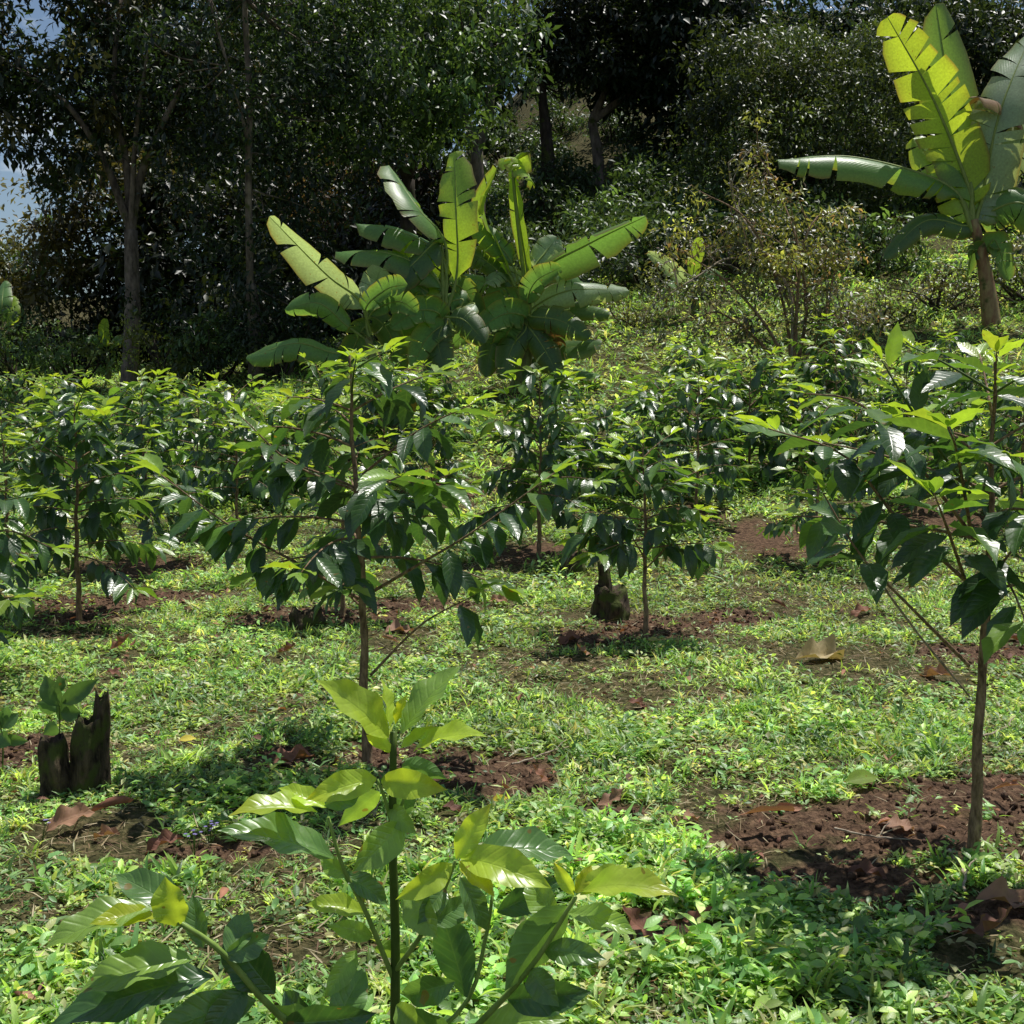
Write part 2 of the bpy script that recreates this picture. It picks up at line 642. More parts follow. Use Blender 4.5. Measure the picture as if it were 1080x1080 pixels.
def branch_leaves(g, pts, leafL, t0, lod, topness, spacing=.07, droopy=1.0):
    seg = np.linalg.norm(np.diff(pts, axis=0), axis=1)
    cum = np.concatenate([[0], np.cumsum(seg)])
    tot = cum[-1]
    npair = max(2, int(tot * (1 - t0) / spacing))
    B, D, Nn, LL, DR, A = [], [], [], [], [], []
    for k in range(npair):
        u = t0 + (1 - t0) * (k + .6) / npair
        s = u * tot
        p = np.array([np.interp(s, cum, pts[:, a]) for a in range(3)])
        q = np.array([np.interp(min(s + .03, tot), cum, pts[:, a]) for a in range(3)]) - np.array([np.interp(s - .03, cum, pts[:, a]) for a in range(3)])
        q = q / (np.linalg.norm(q) + 1e-6)
        sd = np.cross(q, (0, 0, 1))
        sd = sd / (np.linalg.norm(sd) + 1e-6)
        if k % 2 and abs(q[2]) > .75:
            sd = np.cross(sd, q)
        age = (1 - (k + 1) / npair) * 1.6 + (1 - topness) * .55 + random.uniform(-.15, .2)
        if k == npair - 1:
            age -= .25
        for sg in (-1, 1):
            if random.random() < .07:
                continue
            old = min(1, max(0, age))
            dn = old * random.uniform(.1, 1.25) * droopy - (1 - old) * .35
            dd = sd * sg * random.uniform(.7, 1) + q * random.uniform(.35, .9) + np.array([0, 0, -dn])
            l = leafL * random.uniform(.72, 1.12) * (.62 + .38 * min(1, old * 2.2 + .15))
            B.append(p + dd * .008)
            D.append(dd)
            nn = np.array([0, 0, 1.]) + np.array([random.gauss(0, .3), random.gauss(0, .3), 0])
            if dn > .9:
                nn = nn + (sd * sg + q) * .5
            Nn.append(nn)
            LL.append(l)
            DR.append(random.uniform(.1, 1.0) * (.5 + .7 * old))
            A.append(age)
    # end bud leaves
    q = pts[-1] - pts[-3]
    q = q / (np.linalg.norm(q) + 1e-6)
    for sg in (-1, 1):
        sd = np.cross(q, (0, 0, 1)) + 1e-4
        B.append(pts[-1])
        D.append(q * 1.3 + sd * sg * .55 + np.array([0, 0, .25]))
        Nn.append((0, 0, 1))
        LL.append(leafL * random.uniform(.3, .6))
        DR.append(.3)
        A.append((1 - topness) * .5 - .1)
    LL = np.array(LL)
    leaves(g, B, D, Nn, LL, LL * rng.uniform(.37, .46, len(LL)), DR, leafcol(np.array(A)), nu=lod[0], nv=lod[1], fold=rng.uniform(.1, .55, len(LL)), wave=.09 if lod[0] > 3 else 0)


def coffee(px, py, top, hw, label, toppx=None, leafL=.175, c0=.38, lod=(6, 4), extra=(), dens=1.0, group='coffee plants growing in the clearing', droopy=1.0, base=None, seed=None, split=True, rootname='coffee_plant'):
    if seed is not None:
        random.seed(seed)
    g0 = G(px, py) if base is None else np.asarray(base, float)
    d = g0[1]
    H = (py - top) / FPX * d - .06
    R = hw / FPX * d
    tp = g0 + np.array([((toppx if toppx else px) - px) / FPX * d, random.uniform(-.1, .1), H])
    root = thing(rootname, label, 'coffee plant', g0, group)
    # trunk
    n = 14
    t = np.linspace(0, 1, n)
    tr = g0[None] * (1 - t[:, None]) + tp[None] * t[:, None]
    tr = tr + np.stack([np.sin(t * 7 + px) * .008, np.cos(t * 6 + px) * .008, np.zeros(n)], -1) * np.sin(t * np.pi)[:, None]
    tr[0, 2] -= .05
    r0 = .0145 * H / 1.5 * 1.25
    gt = Geo()
    tr2 = curve(tr, 46)
    t2 = np.linspace(0, 1, 46)
    tr2 = tr2 + np.stack([np.sin(t2 * 31 + px), np.cos(t2 * 27 + px), 0 * t2], -1) * .003
    tube(gt, tr2, r0 * (1.0 - .78 * t2 ** 1.1) * (1 + .45 * np.exp(-t2 * 28)) * (1 + .10 * (np.arange(46) % 3 == 0)), 10, lump=.09)
    gt.build('trunk', 'coffee_bark', root, g0)
    brs = []
    zc = c0 * H
    step = .068 / dens
    k = 0
    az0 = random.uniform(0, 3.14)
    while zc < H * .97:
        tt = max(0.0, (zc / H - c0) / (1 - c0))
        for sg in (0, math.pi):
            if random.random() < .14:
                continue
            az = az0 + k * 1.57 + sg + random.uniform(-.35, .35)
            ln = R * (1.06 - .62 * tt ** 1.7) * random.uniform(.62, 1.12)
            ln = max(ln, .10)
            el = math.radians(8 + 34 * tt) + random.uniform(-.15, .15)
            p0 = g0 + (tp - g0) * (zc / H)
            hd = np.array([math.cos(az), math.sin(az), 0])
            pts = []
            sag = random.uniform(.10, .40) * (1 - .45 * tt)
            for s in np.linspace(0, 1, 8):
                pts.append(p0 + hd * ln * s * math.cos(el) + np.array([0, 0, ln * (s * math.sin(el) - sag * s * s)]))
            brs.append((np.array(pts), tt, .22))
        zc += step * random.uniform(.8, 1.2)
        k += 1
    for (pl, topn, t0) in extra:
        brs.append((curve([P(a, b, d + dd) for (a, b, dd) in pl], 12), topn, t0))
    gall, gl = Geo(), Geo()
    for (pts, tt, t0) in brs:
        gb = Geo() if split else gall
        L = np.linalg.norm(pts[-1] - pts[0])
        r = .0035 + .004 * L
        tube(gb, pts, np.linspace(r, .002, len(pts)), 6 if split else 4)
        g2 = Geo() if split else gl
        branch_leaves(g2, pts, leafL, t0, lod, tt, spacing=.062 / dens, droopy=droopy)
        if split:
            bo = gb.build('branch', 'coffee_bark' if tt < .8 else 'green_stem', root, g0)
            g2.build('leaves', 'coffee_leaf', bo, g0)
    # leading shoot
    g3 = Geo()
    K = 7
    a = np.arange(K) * 1.57 + rng.uniform(-.3, .3, K)
    e = np.linspace(.05, 1.1, K) + rng.uniform(-.3, .25, K)
    a = a + rng.uniform(-.4, .4, K)
    D = np.stack([np.cos(a) * np.cos(e), np.sin(a) * np.cos(e), np.sin(e)], -1)
    zo = np.linspace(-.14, 0, K)
    LL = leafL * np.linspace(.8, .3, K) * rng.uniform(.75, 1.1, K)
    leaves(g3, tp + np.stack([0 * zo, 0 * zo, zo], -1), D, np.tile((0, 0, 1.), (K, 1)), LL, LL * .4, rng.uniform(.2, .9, K), leafcol(np.linspace(.45, -.1, K)), nu=lod[0], nv=lod[1], fold=.35, wave=.08 if lod[0] > 3 else 0)
    g3.build('shoot', 'young_leaf', root, g0)
    if not split:
        gall.build('branches', 'coffee_bark', root, g0)
        gl.build('leaves', 'coffee_leaf', root, g0)
    return root


coffee(388, 808, 352, 160, 'tall coffee plant left of centre with thin brown trunk and long drooping lower branches', toppx=376, c0=.47, seed=3, dens=1.05, droopy=.85, leafL=.185,
       extra=[([(380, 632, 0), (310, 592, -.05), (240, 553, -.1), (165, 497, -.1)], .35, .42),
              ([(381, 640, 0), (335, 600, .1), (285, 612, .15)], .1, .45),
              ([(388, 627, 0), (444, 594, -.1), (500, 560, -.15), (590, 495, -.15)], .4, .40),
              ([(391, 712, 0), (444, 659, -.1), (500, 628, -.15)], .1, .82),
              ([(383, 520, 0), (310, 490, -.3), (255, 440, -.4)], .6, .35),
              ([(383, 500, 0), (440, 455, -.2), (500, 425, -.3)], .7, .35),
              ([(384, 560, 0), (430, 520, -.35), (475, 500, -.5)], .3, .3)])
coffee(1028, 905, 352, 190, 'coffee plant at the right edge with a straight trunk standing in dark bare soil', toppx=1024, c0=.55, seed=8, dens=.9, droopy=.75, leafL=.19,
       extra=[([(1021, 615, 0), (945, 545, -.1), (890, 480, -.15), (810, 452, -.2)], .45, .38),
              ([(1022, 702, 0), (960, 640, -.1), (908, 586, -.15), (868, 520, -.15)], .15, .62),
              ([(1022, 560, 0), (960, 480, -.2), (905, 425, -.3), (850, 415, -.3)], .7, .35),
              ([(1023, 660, 0), (1060, 590, -.2), (1110, 540, -.3)], .2, .4),
              ([(1023, 520, 0), (960, 430, -.1), (930, 380, -.1)], .9, .35),
              ([(1024, 630, 0), (1000, 560, -.45), (985, 520, -.6)], .2, .35),
              ([(1024, 560, 0), (1010, 480, -.35), (1000, 450, -.5)], .4, .35)])
coffee(682, 676, 442, 84, 'small coffee plant with umbrella shaped crown beside the mossy stump in the middle', toppx=676, c0=.44, seed=5, leafL=.19, dens=1.15,
       extra=[([(681, 590, 0), (650, 545, -.1), (612, 540, -.2)], .3, .4), ([(681, 600, 0), (715, 570, 0), (748, 590, 0)], .1, .6)])
coffee(84, 656, 412, 92, 'dense dark coffee plant on bare soil at left, nearer of the two on the left', toppx=82, c0=.30, seed=6, leafL=.18, dens=1.25, lod=(4, 2))
coffee(156, 600, 402, 78, 'bushy coffee plant at left just behind the dense dark one', c0=.30, seed=7, leafL=.17, dens=1.2, lod=(4, 2))
coffee(-62, 720, 488, 128, 'coffee plant cut off by the left edge with bright leaves reaching into view', c0=.30, seed=9, leafL=.18,
       extra=[([(-62, 600, 0), (0, 560, -.1), (60, 580, -.1)], .3, .35), ([(-62, 560, 0), (0, 530, -.1), (50, 520, -.1)], .8, .3), ([(-62, 620, 0), (0, 630, .1), (40, 625, .1)], .2, .3)])
coffee(362, 652, 425, 95, 'coffee plant hidden behind the tall one left of centre, its lower trunk showing', c0=.32, seed=10, leafL=.18, lod=(4, 2))
coffee(569, 588, 386, 86, 'leafy coffee plant in front of the banana clump beside a short dark stump', c0=.27, seed=12, leafL=.19, dens=1.15, lod=(4, 2))
coffee(734, 548, 392, 78, 'coffee plant with thin trunk behind the small umbrella shaped one', c0=.24, seed=13, leafL=.17, lod=(4, 2), split=False)
coffee(859, 592, 425, 72, 'coffee plant half hidden behind the left branches of the right edge plant', c0=.30, seed=14, leafL=.17, lod=(4, 2), split=False)
coffee(966, 541, 398, 74, 'coffee plant behind the right edge plant, left of its trunk', c0=.26, seed=15, leafL=.17, lod=(4, 2), split=False)
coffee(1075, 560, 395, 80, 'coffee plant cut off by the right edge behind the large near one', c0=.26, seed=16, leafL=.17, lod=(4, 2), split=False)
coffee(250, 560, 402, 78, 'coffee plant between the left pair and the tall central one', c0=.26, seed=17, leafL=.17, lod=(4, 2), split=False)
coffee(10, 590, 425, 70, 'coffee plant near the left edge behind the dense dark one', c0=.28, seed=18, leafL=.17, lod=(4, 2), split=False)
# farther rows: several built, then copied
rows = 'farther rows of coffee plants below the slope'
protos = []
for k in range(4):
    protos.append(coffee(540, 500, 392, 74, 'leafy green coffee plant in the farther rows below the slope', c0=.10, seed=30 + k, dens=1.1, droopy=1.1, leafL=.19, lod=(3, 2), split=False, group=rows,
                         base=G(540, 500), rootname='coffee_plant'))
far = [(455, 520), (640, 500), (700, 488), (790, 500), (845, 505), (905, 500), (1010, 500), (1075, 478), (765, 462), (820, 452), (885, 460),
       (955, 455), (1030, 448), (310, 520), (205, 520), (118, 525), (40, 515), (-20, 520), (262, 490), (165, 480), (405, 480), (62, 478), (345, 472),
       (870, 425), (1000, 425), (20, 455), (725, 452), (280, 530), (85, 500), (215, 495), (130, 470), (600, 525), (455, 470), (690, 520), (-30, 480)]
for k, (a, b) in enumerate(far):
    g0 = G(a, b)
    sc_ = (random.uniform(.68, 1.10) * (1.0 if b > 470 else .9)) * (.9 if a < 350 else 1)
    if k < 4:
        protos[k].location = tuple(g0)
        protos[k].scale = (sc_,) * 3
    else:
        dup(protos[k % 4], g0, random.uniform(0, 6.28), sc_, 'leafy green coffee plant in the farther rows below the slope')

# ------------------------------------------------------------------ foreground seedling: every leaf its own part


def leaf_px(g, b, tpx, d0, d1, wpx, col, droop=.55, nu=12, nv=6, tipcol=None, lean=0.0, wave=.10, fold=.38):
    A = P(b[0], b[1], d0)
    B = P(tpx[0], tpx[1], d1)
    chord = B - A
    Lc = np.linalg.norm(chord)
    dirn = chord / Lc
    s_img = np.cross(VIEW_F, dirn)
    s_img = s_img / (np.linalg.norm(s_img) + 1e-6)
    s_dep = np.cross(dirn, s_img)
    Lpx = math.hypot(tpx[0] - b[0], tpx[1] - b[1])
    W = .43 * Lc
    c = min(1, wpx / (.43 * max(Lpx, 1)))
    if c >= 1:
        W = wpx / FPX * (d0 + d1) / 2
    r = math.acos(c)
    best = None
    for sg in (-1, 1):
        sd = s_img * math.cos(r) + s_dep * math.sin(r) * sg
        n = np.cross(sd, dirn)
        if n[2] < 0:
            n = -n
        if best is None or n[2] - .3 * n[1] > best[0]:
            best = (n[2] - .3 * n[1], n)
    n = best[1]
    # start direction tilted up so that the drooping leaf ends at the tip
    L = Lc * (droop / 2) / math.sin(droop / 2) if droop > 1e-3 else Lc
    dd = dirn * math.cos(droop / 2) + n * math.sin(droop / 2)
    nn = n * math.cos(droop / 2) - dirn * math.sin(droop / 2)
    leaves(g, A, dd, nn, L, W, droop, col, nu=nu, nv=nv, fold=fold, wave=wave, tipcol=tipcol)


BR = (.42, .56, .06)
BY = (.42, .47, .03)
MG = (.22, .36, .06)
DG = (.045, .115, .03)
PG = (.11, .22, .055)
D0 = 1.95
base0 = G(415, 1080)
base0 = np.array([P(417, 1080, D0)[0], D0, float(T(P(417, 1080, D0)[0], D0))])
sap = thing('coffee_seedling', 'young coffee seedling with large glossy bright green leaves closest to the camera', 'coffee seedling', base0)
stem = curve([base0 - (0, 0, .03), P(416, 1180, D0), P(417, 1000, D0), P(414, 880, D0), P(415, 772, D0)], 20)
g = Geo()
tube(g, stem, np.linspace(.0105, .0058, 20), 10, lump=.03)
g.build('stem', 'green_stem', sap, base0)
for pl, r in (([(414, 1030, 0), (385, 960, -.04), (362, 915, -.05), (346, 862, -.06)], .0045),
              ([(416, 1025, 0), (445, 985, -.05), (468, 940, -.06), (480, 908, -.07)], .0045),
              ([(418, 1170, 0), (500, 1085, -.05), (560, 1020, -.09), (607, 946, -.12)], .006),
              ([(416, 1150, 0), (300, 1075, -.12), (235, 1005, -.18), (188, 972, -.2)], .0065),
              ([(414, 872, 0), (405, 840, -.01), (398, 822, -.01)], .0035),
              ([(416, 870, 0), (425, 845, .0), (430, 828, .01)], .003),
              ([(417, 1120, 0), (490, 1060, .02), (512, 990, .04), (520, 940, .05)], .0045)):
    g = Geo()
    pts = curve([P(a, b, D0 + c) for (a, b, c) in pl], 12)
    tube(g, pts, np.linspace(r, r * .6, 12), 8)
    g.build('branch', 'bright_stem', sap, base0)
LEAFS = [
    ((410, 778), (333, 717), 0, -.07, 27, BR, .5), ((424, 774), (487, 702), 0, .05, 26, MG, .45), ((417, 764), (430, 732), 0, 0, 10, BY, .2),
    ((411, 768), (402, 715), 0, .03, 9, BR, .2), ((436, 793), (514, 777), 0, -.04, 12, BR, .9), ((423, 789), (464, 767), 0, .02, 11, BR, .4),
    ((424, 806), (472, 822), 0, .06, 24, PG, .6), ((397, 821), (322, 844), -.01, -.07, 30, BR, .8), ((402, 824), (472, 833), -.01, -.06, 28, BR, .9),
    ((400, 835), (356, 872), 0, .05, 25, MG, .5), ((427, 868), (371, 920), -.02, -.08, 40, MG, .5), ((430, 830), (424, 868), .01, .03, 22, PG, .6),
    ((481, 906), (518, 847), -.07, -.06, 27, BR, .3), ((486, 905), (582, 937), -.07, -.12, 34, BR, 1.0), ((484, 908), (522, 946), -.07, -.12, 17, BY, .4),
    ((477, 911), (417, 949), -.07, -.12, 30, BR, .9), ((500, 900), (604, 903), .0, .05, 24, PG, .7), ((430, 940), (462, 990), -.06, -.11, 38, MG, .5),
    ((485, 925), (513, 982), -.03, -.03, 24, PG, .5), ((524, 962), (592, 925), .03, .06, 36, DG, .4), ((612, 944), (660, 912), -.12, -.10, 18, BR, .6),
    ((614, 940), (716, 946), -.12, -.17, 20, BR, .9), ((605, 944), (584, 909), -.12, -.12, 17, BR, .3), ((607, 942), (624, 912), -.12, -.1, 18, BY, .4),
    ((600, 963), (672, 986), -.11, -.14, 21, MG, .7), ((597, 955), (532, 1046), -.11, -.09, 46, PG, .35), ((573, 1002), (640, 1012), -.09, -.13, 24, PG, .7),
    ((535, 1054), (625, 1046), -.06, -.1, 36, DG, .7), ((492, 1052), (464, 960), .02, .0, 46, DG, .4), ((480, 1035), (422, 1048), .0, .02, 36, PG, .6),
    ((480, 1100), (424, 1062), .0, .0, 40, PG, .6), ((335, 857), (240, 861), -.06, -.11, 13, BR, .7), ((352, 905), (229, 876), -.05, -.1, 23, PG, .5),
    ((344, 852), (293, 831), -.06, -.04, 15, BR, .5), ((342, 850), (382, 835), -.06, -.03, 22, PG, .5), ((385, 963), (321, 955), -.03, -.05, 17, BR, .8),
    ((393, 988), (344, 976), -.02, -.05, 18, MG, .6), ((376, 1002), (342, 1054), -.03, -.08, 26, MG, .5), ((187, 977), (174, 924), -.2, -.2, 42, BR, .4),
    ((165, 967), (94, 975), -.2, -.25, 16, BY, .6), ((162, 958), (44, 1003), -.2, -.27, 26, MG, .6), ((197, 965), (121, 922), -.18, -.12, 25, PG, .4),
    ((214, 1000), (203, 942), -.18, -.15, 26, PG, .4), ((290, 1048), (236, 976), -.14, -.12, 52, DG, .4), ((205, 1010), (80, 1049), -.18, -.24, 33, MG, .6),
    ((225, 1030), (52, 1082), -.17, -.24, 46, DG, .5), ((270, 1055), (158, 1092), -.14, -.2, 42, PG, .6), ((298, 1078), (398, 1068), -.12, -.14, 44, DG, .6),
    ((360, 920), (410, 955), -.04, -.03, 20, PG, .6), ((505, 1085), (600, 1075), -.03, -.05, 30, MG, .6), ((340, 1105), (290, 1060), -.1, -.12, 36, MG, .4),
    ((395, 1000), (440, 1010), -.02, .03, 22, MG, .6), ((350, 1085), (385, 1020), -.08, -.02, 40, PG, .5), ((260, 1040), (210, 1100), -.14, -.2, 36, PG, .5),
    ((412, 850), (440, 880), 0, -.05, 24, MG, .5), ((366, 925), (338, 900), -.05, -.02, 22, MG, .5), ((470, 935), (440, 975), -.06, -.1, 26, PG, .6),
    ((560, 1022), (590, 1062), -.09, -.14, 34, PG, .6), ((590, 975), (556, 925), -.1, -.03, 34, MG, .5), ((240, 1008), (262, 962), -.18, -.12, 32, PG, .4),
    ((416, 795), (386, 775), 0, -.05, 16, BR, .5), ((455, 975), (492, 948), -.05, .02, 30, PG, .5), ((418, 1060), (455, 1092), -.02, -.08, 34, MG, .5), ((330, 1090), (300, 1045), -.1, -.03, 40, DG, .4), ((235, 1010), (285, 985), -.18, -.13, 30, PG, .5),
]
for (b, tp_, a0, a1, wpx, c, dr) in LEAFS:
    g = Geo()
    cc = np.array(c) * rng.uniform(.88, 1.12)
    leaf_px(g, b, tp_, D0 + a0, D0 + a1, wpx * 1.04, cc, dr, tipcol=(.42, .40, .03) if c in (BR, BY) and random.random() < .4 else None)
    g.build('leaf', 'young_leaf' if c in (BR, BY) else 'coffee_leaf', sap, base0)

# ------------------------------------------------------------------ banana plants
BG = (.11, .225, .065)
BP = (.27, .37, .24)  # pale blade: sun sheen on the upper surface put into the colour
BB = (.26, .40, .05)
BD = (.07, .14, .04)  # dark blade: shade inside the clump painted as leaf colour
BROWN = (.16, .09, .045)


def banana_leaf(root, org, pts, wpx, col, d, tear=.5, sag=.5, flip=False):
    """pts: (px, py, depth offset) along the midrib from petiole to tip"""
    ctr = curve([P(a, b, d + c) for (a, b, c) in pts], 40)
    n = len(ctr)
    tn = nrmz(np.gradient(ctr, axis=0))
    Lm = np.linalg.norm(np.diff(ctr, axis=0), axis=1).sum()
    Lpx = Lm / d * FPX
    nat = .29 * Lm
    wm = wpx * 1.16 / FPX * d
    W = max(nat, wm)
    r = math.acos(min(1, wm / W))
    s_img = nrmz(np.cross(VIEW_F, tn))
    s_dep = np.cross(tn, s_img)
    best = None
    for sg in (-1, 1):
        sd = s_img * math.cos(r) + s_dep * math.sin(r) * sg
        nn = np.cross(sd, tn)
        if nn[:, 2].mean() < 0:
            sd = -sd
            nn = -nn
        if best is None or nn[:, 2].mean() > best[0]:
            best = (nn[:, 2].mean(), sd, nn)
    _, sd, nn = best
    g = Geo()
    segl = math.hypot(pts[1][0] - pts[0][0], pts[1][1] - pts[0][1])
    t0 = min(.34, max(.06, (segl * .85 / max(Lpx, 1)) if len(pts) > 3 else .08))
    rnd = random.Random(int(pts[0][0] * 7 + pts[-1][1] * 13))

    def at(arr, t):
        u = t * (n - 1)
        return np.stack([np.interp(u, np.arange(n), arr[:, k]) for k in range(3)], -1)
    for sg in (-1, 1):
        t = t0
        while t < 1:
            wd = rnd.uniform(.02, .07) if rnd.random() < tear * .8 else rnd.uniform(.08, .26)
            t2 = min(1, t + wd)
            if t2 > .97:
                t2 = 1
            ts = np.linspace(t, t2, 4)
            q = np.array([0, .2, .42, .66, .88, 1.0])
            TT, QQ = np.meshgrid(ts, q, indexing='ij')
            gap = .16 * (t2 - t) * tear
            Tm = TT + (-(TT - (t + t2) / 2) * gap / (t2 - t) * 2 * QQ) + .035 * QQ
            Tm = np.clip(Tm, 0, 1)
            hw = np.interp((TT - t0) / (1 - t0), [0, .03, .09, .28, .62, .85, .95, 1], [.05, .3, .66, .96, 1, .72, .36, .0]) * W / 2 * (rnd.uniform(.86, 1.05) if tear > .4 else rnd.uniform(.9, 1.04))
            c = at(ctr, Tm.ravel()).reshape(*TT.shape, 3)
            s_ = at(sd, Tm.ravel()).reshape(*TT.shape, 3) * sg
            n_ = at(nn, Tm.ravel()).reshape(*TT.shape, 3)
            ph = sag + rnd.uniform(-.4, .6) * tear
            ang = -.25 + (ph + .35) * QQ              # blade rises beside the rib, then hangs
            dq = np.diff(q, prepend=0)[None]
            hx = np.cumsum(np.cos(ang) * dq, 1) * hw
            hz = -np.cumsum(np.sin(ang) * dq, 1) * hw
            hx = hx - hx[:, :1]
            hz = hz - hz[:, :1] + .02 * W * np.sin(TT * 60 + sg + rnd.uniform(0, 6)) * QQ
            V = c + s_ * hx[..., None] + n_ * hz[..., None]
            a, b = TT.shape
            i, j = np.meshgrid(np.arange(a - 1), np.arange(b - 1), indexing='ij')
            F = np.stack([i * b + j, i * b + j + 1, (i + 1) * b + j + 1, (i + 1) * b + j], -1).reshape(-1, 4)
            if sg < 0:
                F = F[:, ::-1]
            kk = np.array(col) * rnd.uniform(.85, 1.15)
            edge = (QQ ** 4)[..., None] * (.6 if tear > .3 else .3)
            CC = kk * (1 - edge) + np.array((.25, .24, .04)) * edge
            bm = ((QQ > .93) * (rnd.random() < .75) * rnd.uniform(.3, .95))[..., None]
            CC = CC * (1 - bm) + np.array((.20, .13, .055)) * bm
            g.add(V.reshape(-1, 3), F, CC.reshape(-1, 3), np.stack([Tm, QQ * sg * .98 + .02 * sg], -1).reshape(-1, 2))
            t = t2
    lf = g.build('leaf', 'banana_leaf' if col is not BROWN else 'dead_leaf', root, org)
    g = Geo()
    tube(g, ctr + nn * -.004, np.linspace(.024, .003, n) * (W / .55), 6)
    g.build('midrib', 'midrib', lf, org)


BSEED = 5


def banana(label, base, neck, specs, d, r0=.11, group=None, tear=.6):
    random.seed(int(base[0]) + BSEED)
    org = G(*base)
    root = thing('banana_plant', label, 'banana plant', org, group)
    g = Geo()
    top = P(neck[0], neck[1], d)
    t = np.linspace(0, 1, 12)[:, None]
    tr = (org - (0, 0, .1)) * (1 - t) + top * t + np.array([.04, 0, 0]) * np.sin(t * 3.14)
    tube(g, tr, r0 * np.linspace(1.15, .5, 12), 14, lump=.03)
    g.build('trunk', 'banana_stem' if 'large' in label else 'banana_green', root, org)
    for sp_ in specs:
        pts, wpx, col = sp_[:3]
        tr_ = sp_[3] if len(sp_) > 3 else tear
        sg = sp_[4] if len(sp_) > 4 else .6
        pts = [tuple(p) if len(p) == 3 else (p[0], p[1], o_) for p, o_ in zip(pts, (0, random.uniform(-.25, .25), random.uniform(-.5, .5), 0))]
        # leaf stalk starts in the crown
        banana_leaf(root, org, [(neck[0] + random.uniform(-4, 4), neck[1] + random.uniform(-8, 16), 0)] + pts if math.hypot(pts[0][0] - neck[0], pts[0][1] - neck[1]) > 6 else pts, wpx, col, d, tr_, sg)
    return root


dC = G(545, 412)[1]
banana('banana plant at right of the central clump with one upright furled yellow green leaf', (545, 412), (556, 338), [
    ([(557, 292), (547, 225), (541, 178)], 11, BB, .1, .2), ([(541, 185), (548, 170), (562, 192)], 12, BB, .9, .9),
    ([(562, 293), (621, 257), (681, 228)], 30, BG, .7, 1.0), ([(562, 325), (602, 306), (664, 307)], 32, BP, .6, .8),
    ([(575, 335), (605, 326), (643, 332)], 24, BD, .5, .9), ([(562, 385), (595, 368), (634, 362)], 24, BD, .4, .6),
    ([(570, 398), (600, 390), (634, 396)], 14, BG, .3, .6), ([(563, 287), (576, 266), (588, 250)], 30, BP, .3, .5),
    ([(547, 320), (512, 332), (477, 364)], 34, BG, .5, .7), ([(542, 303), (508, 272), (482, 266)], 28, BD, .7, 1.0),
    ([(540, 312), (505, 296), (474, 296)], 26, BG, .6, .8), ([(542, 282), (520, 252), (496, 238)], 28, BG, .6, .7),
    ([(536, 285), (509, 228), (524, 178)], 14, BB, .3, .5), ([(570, 345), (584, 352), (592, 380)], 22, BROWN, .8, .8),
    ([(538, 345), (520, 362), (512, 398)], 28, BD, .5, .9), ([(548, 350), (560, 372), (556, 405)], 28, BD, .4, .8),
    ([(552, 335), (535, 352), (527, 385)], 26, BG, .4, .8), ([(556, 300), (530, 285), (515, 300)], 24, BP, .6, .9), ([(556, 335, .1), (570, 350, .3), (600, 365, .4)], 30, BD, .5, .8), ([(552, 335, .1), (535, 352, .3), (505, 385, .4)], 30, BD, .5, .8), ([(556, 300, .3), (585, 285, .5), (615, 300, .7)], 26, BG, .6, .8), ([(550, 332, -.2), (530, 332, -.35), (500, 350, -.5)], 30, BG, .4, .6), ([(562, 334, -.2), (590, 338, -.35), (622, 356, -.5)], 28, BD, .4, .6), ([(554, 348, -.15), (540, 366, -.3), (530, 400, -.35)], 30, BD, .4, .6), ([(560, 348, -.15), (574, 368, -.3), (590, 398, -.4)], 30, BD, .4, .6), ([(556, 318, -.2), (566, 296, -.35), (592, 282, -.5)], 26, BG, .4, .6)], dC, r0=.13)
dB = G(447, 437)[1]
banana('banana plant in the middle of the central clump with a tall upright bright leaf', (447, 437), (466, 338), [
    ([(482, 287), (481, 222), (479, 160)], 36, BB, .5, .3), ([(471, 262), (441, 220), (410, 174)], 20, BG, .4, .7),
    ([(468, 276), (425, 245), (375, 236)], 24, BG, .5, .8), ([(462, 296), (414, 268), (354, 266)], 24, BG, .5, .9),
    ([(466, 258), (438, 276), (408, 308)], 32, BD, .3, .8), ([(464, 262), (448, 296), (436, 336)], 40, BB, .4, .4),
    ([(432, 290), (428, 272), (428, 250)], 22, BB, .2, .3), ([(488, 316), (445, 330), (400, 354)], 32, BG, .5, .7),
    ([(500, 320), (480, 335), (466, 352)], 22, BP, .4, .7), ([(468, 350), (460, 365), (454, 398)], 28, BD, .4, .8),
    ([(452, 310), (430, 300), (395, 330)], 26, BG, .5, .9), ([(474, 300, .1), (492, 310, .3), (510, 345, .4)], 28, BD, .5, .8), ([(462, 330, -.2), (440, 328, -.3), (412, 346, -.45)], 30, BG, .4, .6), ([(470, 334, -.2), (490, 338, -.3), (512, 362, -.4)], 30, BD, .4, .6), ([(466, 345, -.15), (462, 362, -.25), (470, 392, -.3)], 30, BD, .4, .5), ([(464, 345, -.15), (448, 360, -.25), (436, 388, -.3)], 28, BG, .4, .6), ([(466, 305, .1), (440, 330, .3), (420, 375, .4)], 30, BD, .5, .7)], dB, r0=.10)
dA = G(400, 452)[1]
